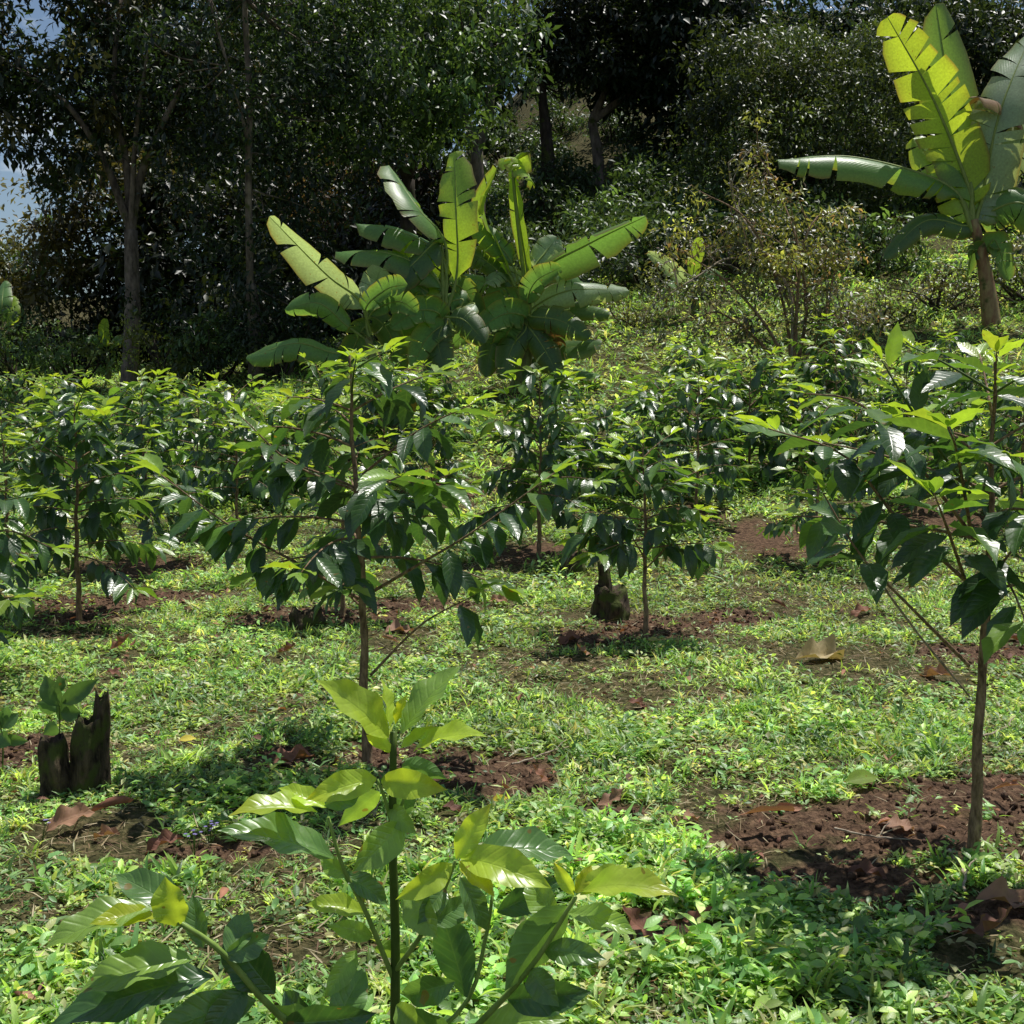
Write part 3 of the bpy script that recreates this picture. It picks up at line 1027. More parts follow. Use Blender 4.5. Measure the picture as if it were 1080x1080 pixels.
banana('banana plant at left of the central clump with a long pale leaf reaching up left', (402, 452), (388, 356), [
    ([(380, 318), (345, 290), (284, 228)], 30, BP, .5, .5), ([(365, 343), (336, 320), (300, 326)], 30, BG, .3, 1.0),
    ([(352, 372), (312, 362), (259, 378)], 30, BG, .3, .9), ([(388, 318), (396, 300), (402, 282)], 30, BP, .2, .3),
    ([(392, 330), (420, 318), (440, 330)], 26, BG, .5, .8), ([(385, 345), (370, 372), (350, 400)], 30, BD, .4, .8), ([(390, 335, .1), (410, 350, .2), (425, 392, .3)], 28, BD, .5, .8), ([(386, 325, -.2), (408, 305, -.3), (430, 300, -.5)], 26, BG, .5, .8)], dA, r0=.09)
dD = G(1047, 346)[1]
banana('large banana plant at the top right with tall tattered yellow edged leaves', (1047, 346), (1027, 232), [
    ([(1024, 193), (1006, 122), (987, 4)], 56, (.17, .30, .06), .35, .3), ([(1021, 196), (984, 104), (936, 18)], 50, (.34, .46, .05), .85, .2),
    ([(1022, 225), (1004, 190), (963, 146)], 50, BB, .6, .4), ([(1000, 196), (902, 166), (820, 169)], 30, BG, .55, 1.15),
    ([(1017, 238), (976, 233), (932, 272)], 28, BD, .3, .9), ([(1034, 215), (1054, 120), (1088, 35)], 50, BP, .5, .6),
    ([(1043, 188), (1060, 172), (1078, 172)], 32, BB, .3, .5), ([(1078, 150), (1060, 112), (1030, 102)], 26, BROWN, .8, .9),
    ([(1038, 262), (1050, 254), (1064, 296)], 26, BG, .4, .8), ([(1034, 262), (1026, 265), (1020, 292)], 20, BD, .3, .8),
    ([(1040, 205), (1085, 150), (1130, 140)], 50, BP, .6, .9), ([(1040, 225), (1080, 215), (1120, 260)], 45, BG, .5, .8)], dD, r0=.13)
small = 'small banana plants at the edge of the forest'
dE = G(728, 335)[1]
banana('small banana plant behind the yellowing shrub with one pale leaf', (732, 330), (730, 305), [
    ([(725, 300), (705, 280), (683, 266)], 15, BP, .4, .6), ([(730, 300), (733, 275), (738, 250)], 15, BB, .3, .4),
    ([(732, 303), (750, 290), (765, 296)], 14, BG, .4, .7), ([(728, 303), (712, 298), (700, 306)], 12, BG, .4, .7)], dE, r0=.07, group=small)
dF = G(3, 400)[1]
banana('small banana plant at the far left edge below the sky gap', (3, 400), (3, 350), [
    ([(3, 345), (2, 320), (5, 296)], 18, BG, .3, .4), ([(5, 345), (14, 330), (12, 312)], 14, BB, .3, .4), ([(0, 348), (-15, 330), (-30, 330)], 16, BG, .4, .7)], dF, r0=.07, group=small)
dH = G(112, 408)[1]
banana('small banana plant in the shade left of the grey trunk', (112, 408), (113, 375), [
    ([(113, 370), (110, 352), (112, 336)], 12, BB, .3, .4), ([(112, 370), (98, 358), (88, 362)], 10, BG, .4, .7),
    ([(114, 370), (124, 358), (132, 362)], 10, BG, .4, .7), ([(112, 372), (100, 372), (94, 384)], 9, BP, .4, .7)], dH, r0=.06, group=small)
dI = G(757, 440)[1]
banana('short banana sucker with a single upright leaf among the farther coffee rows', (757, 440), (755, 402), [
    ([(756, 398), (748, 380), (733, 356)], 12, BB, .1, .3), ([(757, 402), (766, 392), (774, 390)], 9, BG, .2, .5)], dI, r0=.04, group=small)

# ------------------------------------------------------------------ trees and shrubs
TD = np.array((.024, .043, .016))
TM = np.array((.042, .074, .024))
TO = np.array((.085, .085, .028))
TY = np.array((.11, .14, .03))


def blob_leaves(g, centres, rad, nl, L, col, flat=.65, W=.42, up=.5, jit=.25, droop=.4, prof='oval'):
    centres = np.asarray(centres)
    K = len(centres)
    tot = K * nl
    r = np.repeat(np.broadcast_to(rad, (K,)), nl)[:, None]
    v = nrmz(rng.normal(0, 1, (tot, 3)) + np.array([0, 0, .25])) * rng.uniform(.25, 1, (tot, 1)) ** .6 * np.array([1, 1, flat])
    b = np.repeat(centres, nl, 0) + v * r
    d = nrmz(v + rng.normal(0, .7, (tot, 3)) + np.array([0, 0, -droop]))
    n = np.array([0, 0, 1.0]) * up * 2 + v * .6 + rng.normal(0, .45, (tot, 3))
    cc = np.repeat(np.broadcast_to(col, (K, 3)) * np.exp(rng.normal(0, jit * 1.5, (K, 1))), nl, 0) * rng.uniform(1 - jit, 1 + jit, (tot, 1))
    LL = L * rng.uniform(.45, 1.35, tot) * np.repeat(rng.uniform(.75, 1.2, K), nl)
    leaves(g, b, d, n, LL, LL * W, rng.uniform(.1, .8, tot), cc, nu=2, nv=2, prof=prof, fold=.3)


def tree(name, label, base, d, crowns, nclus, nl, L, col, bark='dark_bark', r0=.2, limbs=None, crad=.75, group=None, cat='tree', fork=None, mix=0.0, mixcol=TO, gapf=0.0):
    """crowns: (px, py, depth offset, rx m, ry m, rz m)"""
    org = G(*base) if len(base) == 2 else np.asarray(base)
    if d is None:
        d = org[1]
    else:
        x = P(base[0], base[1], d)[0]
        org = np.array([x, d, float(T(x, d))])
    root = thing(name, label, cat, org, group)
    col = np.asarray(col) * random.uniform(.75, 1.45) * np.array([random.uniform(.85, 1.25), 1, random.uniform(.8, 1.1)])
    L = L * random.uniform(.8, 1.25)
    cen = []
    wts = np.array([c[3] * c[4] * c[5] for c in crowns]) ** .7
    cnt = np.maximum(1, (nclus * wts / wts.sum()).astype(int))
    for c, k in zip(crowns, cnt):
        o_ = P(c[0], c[1], d + c[2])
        v = nrmz(rng.normal(0, 1, (k, 3))) * rng.uniform(.15, 1, (k, 1)) ** .42
        cen.append(o_ + v * np.array(c[3:6]))
    cen = np.concatenate(cen)
    gz = T(cen[:, 0], cen[:, 1])
    cen[:, 2] = np.maximum(cen[:, 2], gz + .15)
    g = Geo()
    cc = np.broadcast_to(col, (len(cen), 3)).copy()
    if mix:
        s_ = rng.uniform(0, 1, len(cen)) < mix
        cc[s_] = mixcol
    blob_leaves(g, cen, rng.uniform(.6, 1.3, len(cen)) * crad, nl, L, cc)
    g.build('crown', 'tree_leaf', root, org)
    # wood
    g = Geo()
    if fork is None:
        fork = (base[0], base[1] - 60)
    fk = P(fork[0], fork[1], d)
    fk[2] = max(fk[2], org[2] + .3)
    tr = curve([org - (0, 0, .2), org * .5 + fk * .5 + (.06, 0, 0), fk], 12)
    tube(g, tr, np.linspace(r0 * 1.15, r0 * .8, 12), 12, lump=.06)
    if limbs:
        for (pl, ra, rb) in limbs:
            pts = curve([fk] + [P(a, b, d + c) for (a, b, c) in pl], 14)
            tube(g, pts, np.linspace(ra, rb, 14), 8, lump=.06)
    g.build('trunk', bark, root, org)
    g = Geo()
    src = [fk] + ([P(a, b, d + c) for (pl, _, _) in limbs for (a, b, c) in pl] if limbs else [])
    src = np.array(src)
    for c in cen[rng.permutation(len(cen))[:min(len(cen), 42)]]:
        s_ = src[np.argmin(np.linalg.norm(src - c, axis=1) + (src[:, 2] > c[2] + .5) * 3)]
        m_ = (s_ + c) / 2 + rng.normal(0, .18, 3) + np.array([0, 0, -.15])
        ln = np.linalg.norm(c - s_)
        tube(g, curve([s_, m_, c], 8), np.linspace(max(.014, .011 * ln), .007, 8), 5)
    g.build('branches', bark, root, org)
    return root


tree('tall_tree', 'tall tree on the left with a bare grey brown trunk forking below an open crown', (135, 416), None,
     [(75, 40, 0, 2.9, 2.6, 1.9), (200, 30, .5, 2.0, 2.2, 1.9), (60, 130, -.5, 1.1, 1.0, .8), (150, 100, .8, 1.6, 1.5, 1.2), (20, 90, .4, 1.3, 1.4, 1.1), (110, -70, 0, 3, 2.5, 1.4), (60, 175, .2, .9, .9, .5), (190, 130, .3, 1.2, 1, .9), (15, 30, 0, 1.6, 1.6, 1.6), (-5, 110, 0, 1.1, 1.0, 1.0), (30, 165, .3, .7, .8, .4)],
     380, 52, .17, TD * .85, bark='tree_bark', r0=.155, fork=(138, 243), crad=.42,
     limbs=[([(110, 170, -.2), (75, 115, -.3), (38, 85, -.5)], .085, .03), ([(133, 170, .2), (120, 90, .3), (126, 10, .2)], .09, .035),
            ([(150, 180, 0), (172, 130, -.2), (205, 60, -.3), (215, -10, -.3)], .09, .035), ([(142, 160, -.3), (150, 90, -.5), (165, 10, -.6)], .06, .02)], mix=.15, mixcol=TO * .7)
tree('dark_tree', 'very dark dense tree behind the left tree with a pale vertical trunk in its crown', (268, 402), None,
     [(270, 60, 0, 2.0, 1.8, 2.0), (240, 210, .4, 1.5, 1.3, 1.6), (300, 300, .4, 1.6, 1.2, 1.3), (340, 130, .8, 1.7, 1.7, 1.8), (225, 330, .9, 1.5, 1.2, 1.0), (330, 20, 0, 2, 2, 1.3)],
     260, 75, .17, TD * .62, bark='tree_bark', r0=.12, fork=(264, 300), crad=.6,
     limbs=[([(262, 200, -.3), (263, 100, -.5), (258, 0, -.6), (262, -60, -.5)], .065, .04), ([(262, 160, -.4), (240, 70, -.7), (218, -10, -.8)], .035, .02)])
tree('broadleaf_tree', 'broad glossy leaved tree above the central banana clump with sparkling leaves', (425, 330), None,
     [(430, 60, -2, 2.1, 1.4, 1.6), (500, 50, -2, 1.5, 1.1, 1.2), (380, 120, -1, 1.8, 1.4, 1.2), (520, 25, -1.5, .9, .8, .8), (440, 120, -1, 1.7, 1.1, .7), (370, 10, -2, 2, 1.5, 1)],
     210, 46, .21, TM * 1.1, r0=.18, fork=(430, 190), crad=.5, mix=.3, mixcol=TM * 2.2,  # brighter clumps stand for sunlit foliage, set in the leaf colour
     limbs=[([(400, 120, -1), (360, 60, -2), (345, 0, -2)], .1, .04), ([(450, 120, -1), (490, 60, -2)], .09, .03)])
tree('leaning_tree', 'tree with pale leaning double trunk behind the upright banana leaf', (500, 205), 27,
     [(470, 100, 1, 1.6, 1.6, 1.2), (530, 60, 2.5, .9, 1.2, 1.0), (480, 30, 1.5, 2, 1.6, 1.4)],
     90, 60, .22, TD * .8, bark='tree_bark', r0=.16, fork=(503, 160), crad=.65, limbs=[([(515, 120, 0), (518, 90, 0)], .11, .08), ([(490, 120, .4), (482, 80, .5)], .1, .07)])
tree('hill_tree', 'dark tree with straight grey trunk on the hillside right of the small sky gap', (576, 205), 30,
     [(602, 50, 0, 1.2, 1.3, 1.0), (640, 15, .5, 1.9, 1.8, 1.2), (600, -10, 0, 1.0, 1.5, 1.0)],
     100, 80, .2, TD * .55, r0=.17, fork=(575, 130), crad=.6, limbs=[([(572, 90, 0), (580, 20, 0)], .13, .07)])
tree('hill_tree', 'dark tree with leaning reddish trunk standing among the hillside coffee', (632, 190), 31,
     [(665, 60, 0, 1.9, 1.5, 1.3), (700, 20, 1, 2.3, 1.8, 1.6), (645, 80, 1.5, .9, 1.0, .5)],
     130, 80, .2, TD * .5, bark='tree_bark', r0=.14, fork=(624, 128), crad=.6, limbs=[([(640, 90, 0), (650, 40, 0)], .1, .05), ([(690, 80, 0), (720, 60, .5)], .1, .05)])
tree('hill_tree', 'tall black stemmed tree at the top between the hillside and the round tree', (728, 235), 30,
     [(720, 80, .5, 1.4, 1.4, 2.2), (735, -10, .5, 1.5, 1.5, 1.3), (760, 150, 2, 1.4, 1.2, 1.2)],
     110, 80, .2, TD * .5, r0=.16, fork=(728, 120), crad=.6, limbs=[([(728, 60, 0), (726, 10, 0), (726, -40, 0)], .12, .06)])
tree('round_tree', 'large round dark green tree filling the hillside left of the right banana plant', (850, 250), None,
     [(840, 130, 0, 2.2, 1.8, 1.7), (790, 150, 0, 1.5, 1.4, 1.3), (900, 140, 0, 1.6, 1.3, 1.7), (860, 60, .3, 1.6, 1.3, 1.0), (820, 210, -.5, 1.6, 1.0, .7), (770, 75, 0, 1.0, 1.0, 1.0), (930, 90, 1, 1.4, 1.2, 1.3)],
     330, 90, .13, TM * .75, r0=.18, fork=(850, 200), crad=.55)
tree('hillside_tree', 'dark tree at the top right corner behind the banana leaves', (1030, 240), 28,
     [(1010, 60, 0, 2.0, 1.6, 1.8), (1090, 90, 0, 1.8, 1.5, 2.2), (980, 160, 0, 1.4, 1.2, 1.0), (1080, 210, -2, 1.5, 1.2, 1.2), (940, 40, 1.5, 1, 1, 1.2)],
     230, 80, .18, TD * .8, r0=.2, fork=(1030, 130), crad=.6, mix=.1, mixcol=TM * 1.5)
tree('backlit_tree', 'dull green tree below the crown of the left tree beside the sky gap', (165, 350), 30,
     [(75, 215, 0, 1.2, 1.2, .9), (52, 250, 0, .8, .9, .7), (140, 205, 0, 1.6, 1.3, 1.5), (190, 260, 0, 1.6, 1.3, 1.8), (95, 270, .5, 1.3, 1.2, .9), (60, 300, .5, 1.8, 1, .7), (200, 180, 2, 1.2, 1, 1)],
     170, 70, .2, TO * .5, r0=.15, fork=(165, 240), crad=.6, mix=.3, mixcol=TM)
tree('flowering_tree', 'small yellowish tree in sun at the left edge beneath the blue sky', (20, 345), 32,
     [(20, 285, 0, 1.3, 1, .85), (-20, 275, 0, 1.3, 1, .8), (50, 300, .5, 1.2, 1, .7)],
     90, 70, .17, TO * 1.0, r0=.1, fork=(20, 310), crad=.45, mix=.3, mixcol=TY)
tree('brown_tree', 'russet leaved small tree behind the left banana leaves', (365, 335), None,
     [(360, 200, 1, 1.4, 1.0, 1.0), (345, 260, .5, 1.1, 1.0, 1.2), (395, 245, .5, 1.3, .9, 1.0), (410, 180, 1.5, 1.0, .9, .6), (370, 310, 0, 1.6, .9, .6)],
     120, 60, .13, np.array((.062, .052, .026)), r0=.1, fork=(370, 250), crad=.5, mix=.4, mixcol=TM)
fillers = 'dark trees standing deep in the shade behind the left trees'
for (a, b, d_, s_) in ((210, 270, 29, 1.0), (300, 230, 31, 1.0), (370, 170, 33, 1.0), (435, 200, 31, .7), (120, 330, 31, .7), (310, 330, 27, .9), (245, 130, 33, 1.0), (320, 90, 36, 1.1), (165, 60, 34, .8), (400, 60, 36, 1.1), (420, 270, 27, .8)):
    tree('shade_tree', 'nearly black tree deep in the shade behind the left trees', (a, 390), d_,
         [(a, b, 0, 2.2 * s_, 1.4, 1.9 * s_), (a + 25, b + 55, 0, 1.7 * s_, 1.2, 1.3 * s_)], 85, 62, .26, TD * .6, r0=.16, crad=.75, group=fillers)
ridge = 'trees on the ridge behind the hillside'
for k, (a, b, d_, s_, lb) in enumerate([(330, 40, 42, 1.0, 'leftmost'), (430, 20, 45, 1.1, ''), (640, 60, 47, 1.0, ''), (720, 40, 46, 1.1, ''), (905, 55, 46, 1.2, ''), (990, 40, 45, 1.2, ''), (1080, 40, 44, 1.2, ''),
                                     (240, 60, 40, 1.0, ''), (160, 130, 38, .8, '')]):
    x = P(a, b, d_)[0]
    tree('ridge_tree', 'distant dark tree on the ridge glimpsed between the nearer crowns', (a, 150), d_,
         [(a, b, 0, 3.4 * s_, 2, 2.6 * s_), (a + 40, b + 60, 0, 2.4 * s_, 2, 1.8 * s_)], 75, 60, .36, TD * (.8 if k % 2 else 1.2), r0=.2, crad=1.0, group=ridge)


def bush(name, label, px, py, d, w, h, nclus, nl, L, col, crad=.3, group=None, mix=0, mixcol=TY, mat='tree_leaf', cat='shrub', stems='dark_bark', up=.5):
    org = G(px, py) if d is None else None
    if org is None:
        x = P(px, py, d)[0]
        org = np.array([x, d, float(T(x, d))])
    root = thing(name, label, cat, org, group)
    v = nrmz(rng.normal(0, 1, (nclus, 3))) * rng.uniform(.1, 1, (nclus, 1)) ** .4
    v[:, 2] = np.abs(v[:, 2]) if h < w * 1.2 else v[:, 2] * .5 + .5
    cen = org + v * np.array([w, w * .8, h]) + np.array([0, 0, .15 * h])
    g = Geo()
    cc = np.broadcast_to(col, (nclus, 3)).copy()
    if mix:
        s_ = rng.uniform(0, 1, nclus) < mix
        cc[s_] = mixcol
    blob_leaves(g, cen, rng.uniform(.6, 1.3, nclus) * crad, nl, L, cc, up=up)
    g.build('foliage', mat, root, org)
    g = Geo()
    for c in cen[:14]:
        b0 = org + np.array([random.uniform(-.1, .1) * w, random.uniform(-.1, .1) * w, -.05])
        tube(g, curve([b0, (b0 + c) / 2 + rng.normal(0, .1 * w, 3), c], 7), np.linspace(.03 * w, .008, 7), 5)
    g.build('stems', stems, root, org)
    return root


# dark coffee bushes covering the hillside: four kinds built, the others copied
hb = 'dark coffee bushes covering the shaded hillside'
hbl = 'dark glossy coffee bush on the shaded hillside behind the banana plants'
hp = [bush('coffee_bush', hbl, 600, 250, 26, 1.15, 1.15, 42, 34, .17, TM * (1.0 + .22 * k), crad=.42, group=hb, cat='coffee bush') for k in range(4)]
spots = []
for row, d_ in enumerate((22.5, 24, 25.8, 27.6, 29.6, 32, 34.6, 37.5, 41)):
    x0, x1 = (-1.2 if row > 0 else .8), 6.5 + row * .9
    x = x0 + random.uniform(0, .6) - (row * .45)
    while x < x1:
        spots.append((x, d_ + random.uniform(-.5, .5)))
        x += random.uniform(1.5, 2.2)
for k, (x, y) in enumerate(spots):
    l = (x, y, float(T(x, y)) - .05)
    s_ = random.uniform(.75, 1.1)
    if k < 4:
        hp[k].location = l
        hp[k].scale = (s_,) * 3
    else:
        dup(hp[k % 4], l, random.uniform(0, 6.28), s_, hbl)

# understorey on the left and behind the coffee rows
und = 'shrubs along the foot of the forest'
for (lb, px, py, w_, h_, c, mx, lf) in (
        ('bright leafy shrub at the left edge below the small banana plant', 20, 415, 1.2, 1.5, TM * 2.4, .3, .12),
        ('low green shrub left of the grey tree trunk', 78, 412, 1.0, 1.2, TM * 2.2, .3, .12),
        ('sunlit pale green shrub just right of the grey tree trunk', 176, 412, .9, 1.25, TY * 1.1, .3, .10),
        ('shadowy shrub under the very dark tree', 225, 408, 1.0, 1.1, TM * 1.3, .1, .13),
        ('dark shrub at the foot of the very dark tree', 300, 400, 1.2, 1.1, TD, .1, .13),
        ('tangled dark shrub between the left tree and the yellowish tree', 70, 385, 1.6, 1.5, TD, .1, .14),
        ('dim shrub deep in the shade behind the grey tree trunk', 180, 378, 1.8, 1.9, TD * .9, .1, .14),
        ('broad dark shrub behind the left banana leaves', 330, 360, 1.6, 1.5, TD * .9, .15, .14),
        ('olive shrub left of the grey trunk in half shade', 20, 380, 1.4, 1.4, TO * .6, .3, .13),
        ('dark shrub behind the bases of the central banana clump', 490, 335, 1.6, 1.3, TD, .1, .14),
        ('brownish thin shrub on the slope left of the right banana trunk', 905, 275, 1.15, .85, TO * .75, .2, .07),
        ('dry brown shrub at the right behind the banana trunk', 990, 330, 1.1, .6, TO * .7, .2, .07),
        ('grey green shrub at the right edge behind the banana trunk', 1085, 320, 1.2, 1.1, TM * 1.2, .2, .11),
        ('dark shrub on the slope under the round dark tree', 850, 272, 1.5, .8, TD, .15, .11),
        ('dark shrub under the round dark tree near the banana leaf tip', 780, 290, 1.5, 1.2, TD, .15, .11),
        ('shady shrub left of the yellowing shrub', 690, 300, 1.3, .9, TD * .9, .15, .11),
        ('scrubby low bush on the grassy slope right of the yellowing shrub', 930, 345, .7, .4, TO * .8, .3, .06),
        ('low dry scrub on the slope left of the yellowing shrub', 665, 345, .6, .35, TO * 1.1, .3, .05)):
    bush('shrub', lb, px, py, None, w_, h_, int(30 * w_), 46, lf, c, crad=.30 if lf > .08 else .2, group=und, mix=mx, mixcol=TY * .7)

# yellowing sparse shrub with pale bare branches
org = G(835, 402)
dS = org[1]
ys = thing('yellowing_shrub', 'tall sparse shrub with yellowing leaves and pale bare arching branches', 'shrub', org)
brs = [[(835, 402), (838, 340), (805, 265), (775, 215), (768, 172)], [(836, 400), (826, 320), (790, 235), (735, 200)], [(838, 398), (850, 330), (842, 260), (820, 200), (800, 165)],
       [(836, 395), (830, 300), (775, 272), (735, 292), (688, 322)], [(838, 398), (868, 340), (880, 290), (895, 262)], [(834, 398), (812, 350), (770, 300), (715, 262)],
       [(838, 400), (860, 370), (885, 350), (895, 330)], [(834, 400), (800, 360), (760, 330), (735, 335)], [(837, 400), (842, 300), (850, 250), (862, 228)]]
bp_ = []
for k, b in enumerate(brs):
    g = Geo()
    pts = curve([P(x, y, dS + (i * random.uniform(-.22, .22))) for i, (x, y) in enumerate(b)], 22)
    pts[0] = org - (0, 0, .05)
    tube(g, pts, np.linspace(.028, .006, 22), 6, lump=.1)
    cc = []
    for q in range(16):
        i_ = random.randint(5, 21)
        e = pts[i_] + rng.normal(0, .26, 3) + np.array([0, 0, .05])
        tube(g, curve([pts[i_], (pts[i_] + e) / 2 + (0, 0, .08), e], 6), np.linspace(.008, .003, 6), 4)
        cc.append(e)
    g.build('branch', 'pale_twig' if k in (0, 3) else 'coffee_bark', ys, org)
    bp_ += cc
bp_ = np.array(bp_)
g = Geo()
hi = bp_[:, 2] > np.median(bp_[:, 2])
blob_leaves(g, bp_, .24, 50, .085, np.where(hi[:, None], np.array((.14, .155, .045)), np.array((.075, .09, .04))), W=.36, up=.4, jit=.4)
sel = bp_[rng.uniform(0, 1, len(bp_)) < .4]
blob_leaves(g, sel, .25, 24, .08, np.array((.13, .085, .05)), W=.4, up=.6, jit=.4)
g.build('foliage', 'coffee_leaf', ys, org)

# ------------------------------------------------------------------ stumps


def stump(g, c, r, h, lean=(0, 0), seg=22, rings=14, hollow=.55, rag=.045):
    a = np.arange(seg) / seg * 2 * np.pi
    lob = 1 + .14 * np.sin(3 * a + c[0] * 9) + .09 * np.sin(5 * a + 2)
    top = h * (1 + rag * np.sin(2 * a + 1) + rag * .5 * np.sin(5 * a))
    V = []
    for k in range(rings):
        t = k / (rings - 1)
        fl = 1 + .28 * (1 - t) ** 4
        rr = r * lob * fl * (1 + rng.uniform(-.05, .05, seg) + .10 * np.sin(2 * a + t * 5 + c[0] * 7) * math.sin(t * 6 + c[1]) + .07 * np.sin(4 * a - t * 9) - .12 * t ** 6 + .13 * math.sin(3.1 * t))
        V.append(np.stack([c[0] + np.cos(a) * rr + lean[0] * t * h, c[1] + np.sin(a) * rr + lean[1] * t * h, c[2] - .04 + t * (top + .04)], -1))
    for f_, dz in ((.8, .0), (.5, -.25 * hollow * h), (.05, -.4 * hollow * h)):
        V.append(np.stack([c[0] + np.cos(a) * r * lob * f_ + lean[0] * h, c[1] + np.sin(a) * r * lob * f_ + lean[1] * h, c[2] + top * (1 if f_ > .7 else .93) + dz * np.ones(seg) + rng.uniform(-.008, .008, seg)], -1))
    n = len(V)
    V = np.concatenate(V)
    i, j = np.meshgrid(np.arange(n - 1), np.arange(seg), indexing='ij')
    j2 = (j + 1) % seg
    g.add(V, np.stack([i * seg + j, i * seg + j2, (i + 1) * seg + j2, (i + 1) * seg + j], -1).reshape(-1, 4))


o_ = G(80, 838)
st = thing('tree_stump', 'rotting split tree stump at the left with upright dark slabs of unequal height', 'stump', o_)
for (dx, dy, r_, h_, ln_) in ((-.058, 0, .046, .205, (-.08, 0)), (.020, .015, .048, .27, (.12, 0)), (.068, .055, .027, .35, (.05, 0))):
    g = Geo()
    stump(g, o_ + (dx, dy, 0), r_, h_, ln_)
    g.build('slab', 'stump_bark', st, o_)
o_ = G(645, 655)
st = thing('tree_stump', 'round mossy stump with a short broken stub beside the small umbrella shaped plant', 'stump', o_)
g = Geo()
stump(g, o_, .10, .21, hollow=.3, rag=.06)
g.build('bole', 'stump_bark', st, o_)
g = Geo()
stump(g, o_ + (-.03, .03, .16), .036, .20, (-.1, 0), rag=.06)
g.build('stub', 'stump_bark', st, o_)
o_ = G(604, 606)
st = thing('tree_stump', 'small dark stump beside the leafy plant in front of the banana clump', 'stump', o_)
g = Geo()
stump(g, o_, .075, .16, rag=.1)
g.build('bole', 'stump_bark', st, o_)
o_ = G(322, 664)
st = thing('tree_stump', 'low dark stump in shade under the lower left branch of the tall coffee plant', 'stump', o_)
g = Geo()
stump(g, o_, .09, .12, rag=.15)
g.build('bole', 'stump_bark', st, o_)

# broadleaf weeds by the split stump
for lb, b, lfs in (
    ('leafy weed with toothed grey green leaves growing behind the split stump', (62, 800), [((62, 745), (48, 712), 26), ((66, 742), (104, 716), 22), ((60, 750), (38, 742), 18), ((64, 752), (86, 752), 20), ((62, 760), (70, 735), 22), ((60, 765), (45, 775), 18), ((64, 730), (62, 712), 12)]),
    ('leafy weed at the left edge beside the split stump', (2, 815), [((0, 770), (-8, 745), 16), ((2, 768), (20, 752), 16), ((0, 775), (12, 786), 22), ((2, 778), (30, 782), 14), ((2, 760), (8, 745), 12)])):
    o_ = G(*b)
    r_ = thing('weed_plant', lb, 'weed', o_)
    g = Geo()
    tube(g, curve([o_ - (0, 0, .02), P(b[0] + 1, b[1] - 30, o_[1]), P(lfs[0][0][0], lfs[-1][0][1], o_[1])], 8), np.linspace(.004, .002, 8), 5)
    g.build('stem', 'green_stem', r_, o_)
    g = Geo()
    for (p_, q_, w_) in lfs:
        leaf_px(g, p_, q_, o_[1], o_[1] + random.uniform(-.05, .03), w_, np.array((.07, .14, .045)) * random.uniform(.8, 1.6), .5, nu=6, nv=4)
    g.build('leaves', 'weed_leaf', r_, o_)

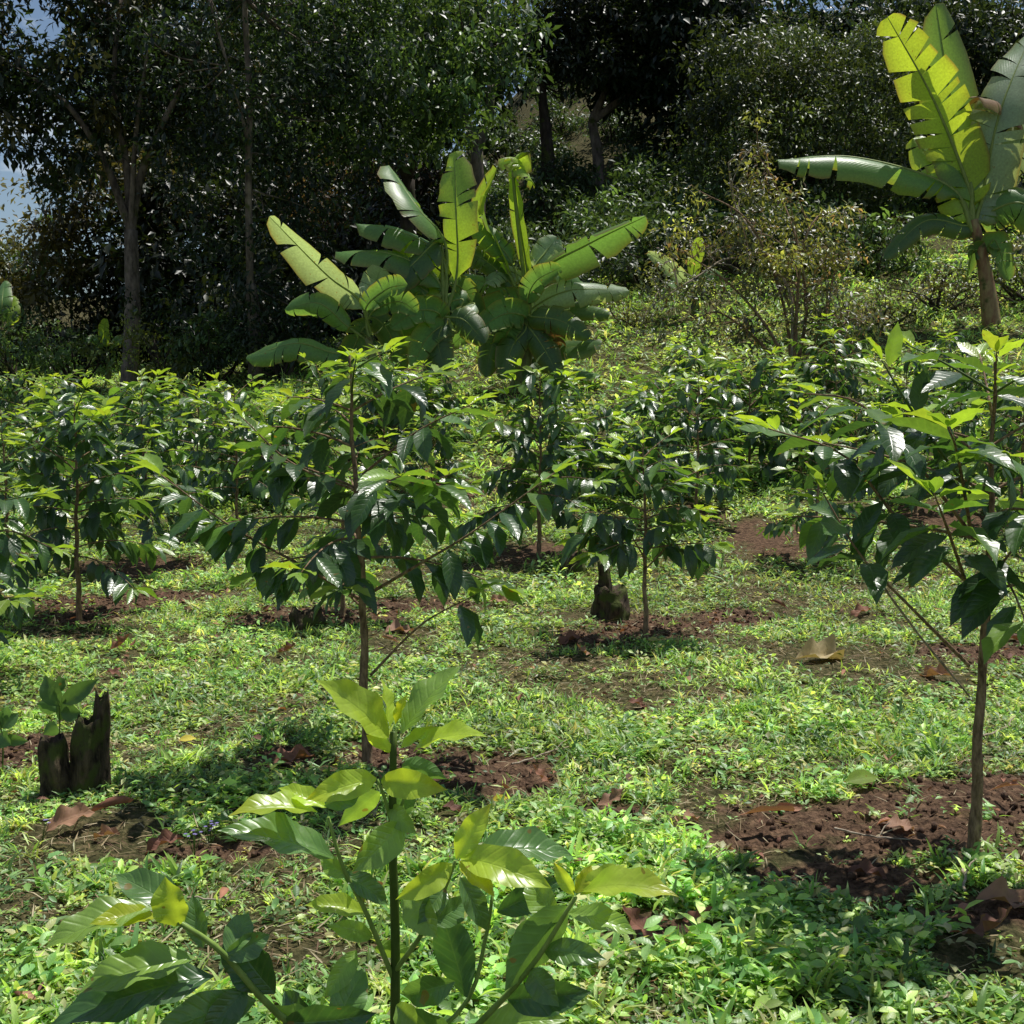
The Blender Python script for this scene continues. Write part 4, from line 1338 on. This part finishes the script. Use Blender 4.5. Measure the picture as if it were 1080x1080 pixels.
# ------------------------------------------------------------------ fallen leaves, each one a thing
DC = np.array([(.26, .12, .075), (.20, .09, .06), (.32, .18, .11), (.15, .07, .05)])
DEAD = [
    ('large curled red brown dead leaf on the soil left of the tall plant trunk', 308, 808, .17, 1.3, 0, .5),
    ('plump red brown dead leaf right of the split stump', 122, 866, .16, 1.6, 0, .5),
    ('folded tan dead leaf standing at the foot of the split stump', 74, 880, .14, 1.0, 0, 1.3),
    ('long rolled brown dead leaf at the left end of the right soil patch', 818, 880, .20, 2.0, 1, .25),
    ('curled pale brown dead leaf on the right soil left of the trunk', 952, 878, .10, 1.4, 0, .4),
    ('rolled dark brown dead leaf right of the right trunk', 1062, 852, .12, 2.0, 1, .5),
    ('broad red brown dead leaf at the bottom right edge', 1068, 960, .17, .8, 0, .3),
    ('narrow brown dead leaf under the bottom right weeds', 1050, 1005, .15, 1.0, 0, .2),
    ('pair coloured brown dead leaf below the long rolled one', 742, 988, .10, .8, 0, .3),
    ('flat brown dead leaf right of the seedling', 668, 995, .11, .8, 0, .3),
    ('large pale straw coloured dead leaf in the middle distance right of centre', 872, 696, .34, .8, 0, .15),
    ('dark cupped dead leaf on sunny weeds right of the small plant', 820, 645, .13, 1.6, 0, .7),
    ('brown dead leaf hanging low near the yellow coffee leaf', 908, 650, .14, 1.0, 0, .5),
    ('small dark dead leaf on bright weeds in the centre', 674, 748, .09, .8, 0, .3),
    ('upright red brown dead leaf right of the tall plant low branch', 525, 640, .13, 1.0, 0, 1.2),
    ('pale pink brown dead leaf left of the central low branch tip', 424, 668, .19, 1.0, 0, .35),
    ('crumpled dead leaf below the pale pink brown one', 408, 684, .13, 1.6, 0, .5),
    ('red brown dead leaf near the left end of the small plant soil', 600, 680, .15, 1.2, 0, .3),
    ('orange brown dead leaf under the small plant', 612, 697, .10, 1.2, 0, .3),
    ('dark dead leaf on the grass behind the tall plant', 305, 696, .13, 1.2, 0, .2),
    ('small standing dead leaf on the soil edge right of the central bare patch', 566, 830, .09, 1.0, 0, 1.1),
    ('pale tan dead leaf on the weeds right of the central bare patch', 648, 858, .10, .8, 0, .3),
    ('pinkish dead leaf at the right edge beyond the trunk', 985, 716, .17, 1.0, 0, .3),
    ('red dead leaf on the far soil at the right edge', 1068, 676, .15, 1.0, 0, .5),
    ('brown dead leaf on the far side of the bare soil under the left plants', 130, 690, .12, .9, 0, .3),
    ('thin brown dead leaf near the seedling left branch', 172, 900, .11, 1.0, 0, .3),
    ('red brown dead leaf in the weeds left of the long rolled leaf', 730, 870, .07, 1.0, 0, .6),
    ('small curled dead leaf between the seedling and the central bare patch', 480, 860, .07, 1.0, 0, .3),
    ('russet dead leaf behind the tall central trunk', 455, 515, .35, 1.0, 0, .3),
    ('brown dead leaf just above the upper edge of the split stump', 120, 715, .08, 1.0, 0, .4),
    ('tan dead leaf at the bottom left corner near the seedling leaves', 110, 890, .09, 1.0, 0, .4),
    ('brown dead leaf between the two lower right soil hollows', 915, 930, .10, 1.2, 0, .7),
]
for k, (lb, px, py, L_, curl, roll, tilt) in enumerate(DEAD):
    L_ *= 1.2
    tilt *= .4
    o_ = G(px, py) + (0, 0, .022)
    o_[2] = T(o_[0], o_[1]) + .035
    az = random.uniform(-.7, .7) + (math.pi if random.random() < .5 else 0)
    if roll:
        az = random.uniform(-.25, .25)
    dd = np.array([math.cos(az) * math.cos(tilt), math.sin(az) * math.cos(tilt), math.sin(tilt)])
    g = Geo()
    c_ = DC[k % 4] if 'straw' not in lb else np.array((.42, .34, .18))
    if 'pale' in lb and 'straw' not in lb:
        c_ = np.array((.3, .17, .11))
    if roll:
        c_ = np.array((.34, .17, .105))
        o_ = o_ + (0, 0, .03)
    ctr = o_ - dd * L_ * .5
    ctr[2] = max(ctr[2], T(ctr[0], ctr[1]) + .02)
    leaves(g, ctr, dd, (random.gauss(0, .25), -.35, 1), L_, L_ * .55, (random.choice((-1, 1)) if L_ < .2 else 1) * random.uniform(.6, 1.5) * (1 if L_ < .3 else .5), c_, nu=12, nv=8, fold=.95 if roll else random.uniform(.3, .9), wave=.2)
    if roll or curl > 1.4:
        V = g.V[0]
        u = g.U[0]
        # roll the sides up and over the midrib
        ax = nrmz(dd)
        rel = V - ctr
        sdv = nrmz(np.cross(ax, (0, 0, 1)))
        x_ = rel @ sdv
        al = rel @ ax
        ra = L_ * .075
        th = x_ / ra * .8
        zz = rel @ np.cross(sdv, ax)
        V[:] = ctr + ax * al[:, None] + sdv * (np.sin(th) * ra)[:, None] + np.array([0, 0, 1.]) * ((1 - np.cos(th)) * ra + .3 * np.maximum(0, np.sin(al / L_ * 3.1)) * L_ * .2)[:, None]
    EXCL.append((o_[0], o_[1], L_ * .95))
    ob = g.build('dead_leaf', 'dead_leaf', None, o_)
    ob['label'] = lb
    ob['category'] = 'dead leaf'
    ob['group'] = 'dead leaves lying on the ground'
for lb, px, py, L_, c_ in (('bright yellow fallen leaf shining on the weeds at left', 198, 790, .07, (.75, .62, .12)),
                           ('small yellow fallen leaf beside the central bare patch', 528, 856, .06, (.55, .42, .05)),
                           ('yellow fallen leaf on the grass right of the small plant', 742, 703, .07, (.5, .42, .08)),
                           ('yellow green fallen leaf below the broken twig near the right trunk', 912, 835, .14, (.2, .28, .05)),
                           ('pale yellow fallen leaf in front of the small plant trunk', 690, 682, .07, (.55, .5, .2))):
    o_ = G(px, py)
    o_ = o_ + (0, 0, .035)
    g = Geo()
    leaves(g, o_ - (L_ / 2, 0, 0), (1, .2, .25), (0, -.7, 1), L_, L_ * .5, .5, np.array(c_), nu=6, nv=4, fold=.3, wave=.05)
    ob = g.build('fallen_leaf', 'petal', None, o_)
    ob['label'] = lb
    ob['category'] = 'fallen leaf'
# fallen twigs
for lb, pl, r in (('thin pale twig lying across the soil right of the tall plant', [(540, 812), (575, 800), (612, 790)], .004),
                  ('long straight twig lying from the bare patch into the weeds', [(610, 800), (640, 802), (672, 806)], .003),
                  ('dry branched twig on the soil left of the right trunk', [(880, 880), (915, 888), (960, 892)], .004),
                  ('pale root like twig curling in front of the right trunk', [(1000, 905), (1016, 925), (1018, 950)], .006),
                  ('pale bent twig at the right edge above the soil patch', [(1035, 782), (1055, 775), (1085, 762)], .006),
                  ('thin twig in the weeds at the bottom right', [(925, 1000), (960, 998), (985, 990)], .003),
                  ('brown twig lying left of the central bare patch', [(195, 955), (230, 958), (250, 955)], .003),
                  ('thin dark twig near the bottom beside the seedling', [(985, 1075), (1000, 1060), (1010, 1048)], .003)):
    pts = []
    for (a, b) in pl:
        q = G(a, b)
        pts.append(q + (0, 0, .02))
    o_ = pts[0]
    g = Geo()
    tube(g, curve(pts, 12) + rng.normal(0, .0025, (12, 3)), np.linspace(r, r * .6, 12), 6)
    e = curve(pts, 12)
    tube(g, [e[7], e[7] + (.03, .04, .02), e[7] + (.05, .05, .03)], np.array([r * .6, r * .5, r * .3]), 5)
    ob = g.build('twig', 'pale_twig', None, o_)
    ob['label'] = lb
    ob['category'] = 'twig'
# the bare broken stick hanging beside the right plant
o_ = G(1023, 735)
g = Geo()
A, B = P(908, 586, 3.6), P(1023, 735, 3.72)
tube(g, curve([A, (A + B) / 2 + (0, 0, -.012), B], 10), np.linspace(.0045, .003, 10), 6)
ob = g.build('bare_stick', 'pale_twig', None, B)
ob['label'] = 'pale bare stick leaning from a branch to the trunk of the right edge plant'
ob['category'] = 'stick'
# purple flowers in the weeds
for lb, px, py in (('cluster of tiny purple flowers in the weeds below the curled leaf', 222, 893), ('tiny purple flower cluster left of the other in the shade', 205, 905),
                   ('tiny violet flower in the weeds near the split stump foot', 44, 893), ('tiny violet flower on the grass behind the yellow leaf', 195, 738)):
    o_ = G(px, py)
    r_ = thing('purple_flower', lb, 'flower', o_)
    g, gs_ = Geo(), Geo()
    for k in range(7 if 'cluster' in lb else 3):
        c = o_ + np.array([random.uniform(-.03, .03), random.uniform(-.02, .02), random.uniform(.05, .085)])
        tube(gs_, [o_, (o_ + c) / 2, c], np.array([.0012, .001, .001]), 4)
        a = np.arange(6) / 6 * 6.28
        leaves(g, np.tile(c, (6, 1)), np.stack([np.cos(a), np.sin(a), 0 * a + .4], -1), np.tile((0, 0, 1.), (6, 1)), .0075, .005, .3, np.array((.30, .26, .62)), nu=2, nv=2, prof='oval')
    gs_.build('stem', 'green_stem', r_, o_)
    g.build('petals', 'petal', r_, o_)

# ------------------------------------------------------------------ ground cover (stuff)
C_WEED = np.array([(.24, .36, .09), (.32, .43, .12), (.14, .26, .07), (.37, .47, .17), (.20, .32, .12), (.34, .34, .17), (.12, .24, .08), (.17, .30, .08), (.10, .20, .06)])


def cover(g, n, y0, y1, size, nl, lod, blades=.3, tall=1.0, half=.5, sparse=1.0):
    x, y = scatter(n, y0, y1, half)
    m = soil(x, y)
    thin = sstep((wob(x, y, 1.9, 9) + .55 * wob(x, y, 5.3, 10) + .72) / .7)      # dry thin places
    prob = (1 - m) ** 1.5 * (.24 + .76 * thin) * sparse + .05
    for (ex, ey, er) in EXCL:
        prob = prob * np.where((x - ex) ** 2 + (y - ey + er * .25) ** 2 < er * er, .10, 1)
    keep = rng.uniform(0, 1, n) < prob
    x, y, thin = x[keep], y[keep], thin[keep]
    K = len(x)
    z = T(x, y)
    kind = (rng.uniform(0, 1, K) + .35 * wob(x, y, 2.7, 12)) < blades
    pat = .5 + .5 * np.clip(wob(x, y, 3.1, 21) + .6 * wob(x, y, 8.3, 22), -1, 1)
    sz = size * rng.uniform(.5, 1.5, K) * (.62 + .25 * thin + .55 * pat ** 2)
    tall = tall * (.5 + 1.6 * pat ** 2)
    sz = np.minimum(sz, size * 1.55)
    hgt = rng.uniform(.2, 1.5, K) * sz * 1.1 * tall
    pc = C_WEED[rng.integers(0, len(C_WEED), K)] * rng.uniform(.65, 1.85, (K, 1))
    pc = pc * (1 + .25 * wob(x, y, 1.3, 14) + .15 * wob(x, y, 6.3, 15))[:, None]
    for lf in range(nl):
        f = lf / max(1, nl - 1)
        az = rng.uniform(0, 6.28, K)
        elev = np.where(kind, rng.uniform(.35, 1.35, K), rng.uniform(-.1, .75, K))
        d = np.stack([np.cos(az) * np.cos(elev), np.sin(az) * np.cos(elev), np.sin(elev)], -1)
        b = np.stack([x + rng.normal(0, .4, K) * sz, y + rng.normal(0, .4, K) * sz, z + hgt * f * np.where(kind, .3, 1)], -1)
        nn = np.array([0, 0, 1.0]) + rng.normal(0, .35, (K, 3))
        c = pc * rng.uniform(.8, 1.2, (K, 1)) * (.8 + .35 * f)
        for sel, pr, wr, lr, dr in ((~kind, 'oval', .5, 1.0, .5), (kind, 'lance', .17, 2.0, 1.1)):
            if sel.sum() == 0:
                continue
            L = sz[sel] * lr * rng.uniform(.7, 1.2, sel.sum())
            leaves(g, b[sel], d[sel], nn[sel], L, L * wr, rng.uniform(.2, 1, sel.sum()) * dr * 1.3, c[sel], nu=lod[0], nv=lod[1], prof=pr, fold=.3)


gc = Geo()
cover(gc, 5200, 2.2, 3.6, .034, 7, (3, 2), tall=.8)
cover(gc, 9000, 2.2, 3.6, .019, 7, (2, 2), tall=.8, blades=.2)
cover(gc, 7500, 3.6, 5.5, .030, 7, (2, 2), tall=.8)
cover(gc, 12000, 3.6, 5.5, .019, 6, (2, 2), tall=.8)
cover(gc, 20000, 5.5, 8.5, .028, 6, (2, 2), tall=.9)
cover(gc, 20000, 8.5, 13, .038, 5, (2, 2), tall=.9)
o = gc.build('ground_cover', 'weed_leaf')
o['kind'] = 'stuff'
o['label'] = 'low bright green weeds covering the ground between the coffee plants'
o['category'] = 'weeds'
gc = Geo()
cover(gc, 42000, 12, 30, .070, 5, (2, 2), blades=.35, half=.5, sparse=1.5)
o = gc.build('meadow_grass', 'weed_leaf')
o['kind'] = 'stuff'
o['label'] = 'sunlit grass and weeds on the slope behind the coffee rows'
o['category'] = 'grass'

# dry stalks and straw mixed into the weeds (stuff)
gs = Geo()
x, y = scatter(60000, 2.2, 10, .5)
thin = sstep((wob(x, y, 1.9, 9) + .55 * wob(x, y, 5.3, 10) + .72) / .7)
kk_ = rng.uniform(0, 1, len(x)) < (1 - .75 * thin) * (1 - .6 * soil(x, y))
x, y = x[kk_], y[kk_]
K = len(x)
az = rng.uniform(0, 6.28, K)
el = rng.uniform(-.05, .35, K)
d = np.stack([np.cos(az) * np.cos(el), np.sin(az) * np.cos(el), np.sin(el)], -1)
L = rng.uniform(.02, .09, K)
cs = np.array([(.36, .28, .16), (.20, .13, .07), (.45, .38, .24), (.14, .085, .05)])[rng.integers(0, 4, K)]
leaves(gs, np.stack([x, y, T(x, y) + rng.uniform(.004, .02, K)], -1), d, np.array([0, 0, 1.]) + rng.normal(0, .3, (K, 3)), L, rng.uniform(.002, .006, K), rng.uniform(-.4, .6, K), cs, nu=2, nv=2, prof='blade')
o = gs.build('straw_litter', 'dead_leaf')
o['kind'] = 'stuff'
o['label'] = 'dry straw and stalk litter scattered among the weeds'
o['category'] = 'litter'

# small bits of dead leaf (stuff)
gs = Geo()
x, y = scatter(5200, 2.2, 10, .5)
k_ = rng.uniform(0, 1, len(x)) < .22 + .5 * soil(x, y) * (wob(x, y, 4.1, 31) > -.2) + .35 * (wob(x, y, 2.9, 32) > .35)
x, y = x[k_], y[k_]
K = len(x)
az = rng.uniform(0, 6.28, K)
el = rng.uniform(-.2, .6, K)
L = np.minimum(rng.gamma(3, .008, K) + .010, .06)
d = np.stack([np.cos(az) * np.cos(el), np.sin(az) * np.cos(el), np.sin(el)], -1)
leaves(gs, np.stack([x, y, T(x, y) + rng.uniform(.008, .035, K)], -1), d, np.array([0, 0, 1.]) + rng.normal(0, .4, (K, 3)), L, L * rng.uniform(.3, .6, K), rng.uniform(-.6, 1.6, K),
       DC[rng.integers(0, 4, K)] * rng.uniform(.6, 1.6, (K, 1)), nu=3, nv=2, prof='oval', fold=rng.uniform(.2, .9, K), wave=.1)
o = gs.build('leaf_litter', 'dead_leaf')
o['kind'] = 'stuff'
o['label'] = 'small brown fragments of dead leaf scattered over soil and weeds'
o['category'] = 'litter'
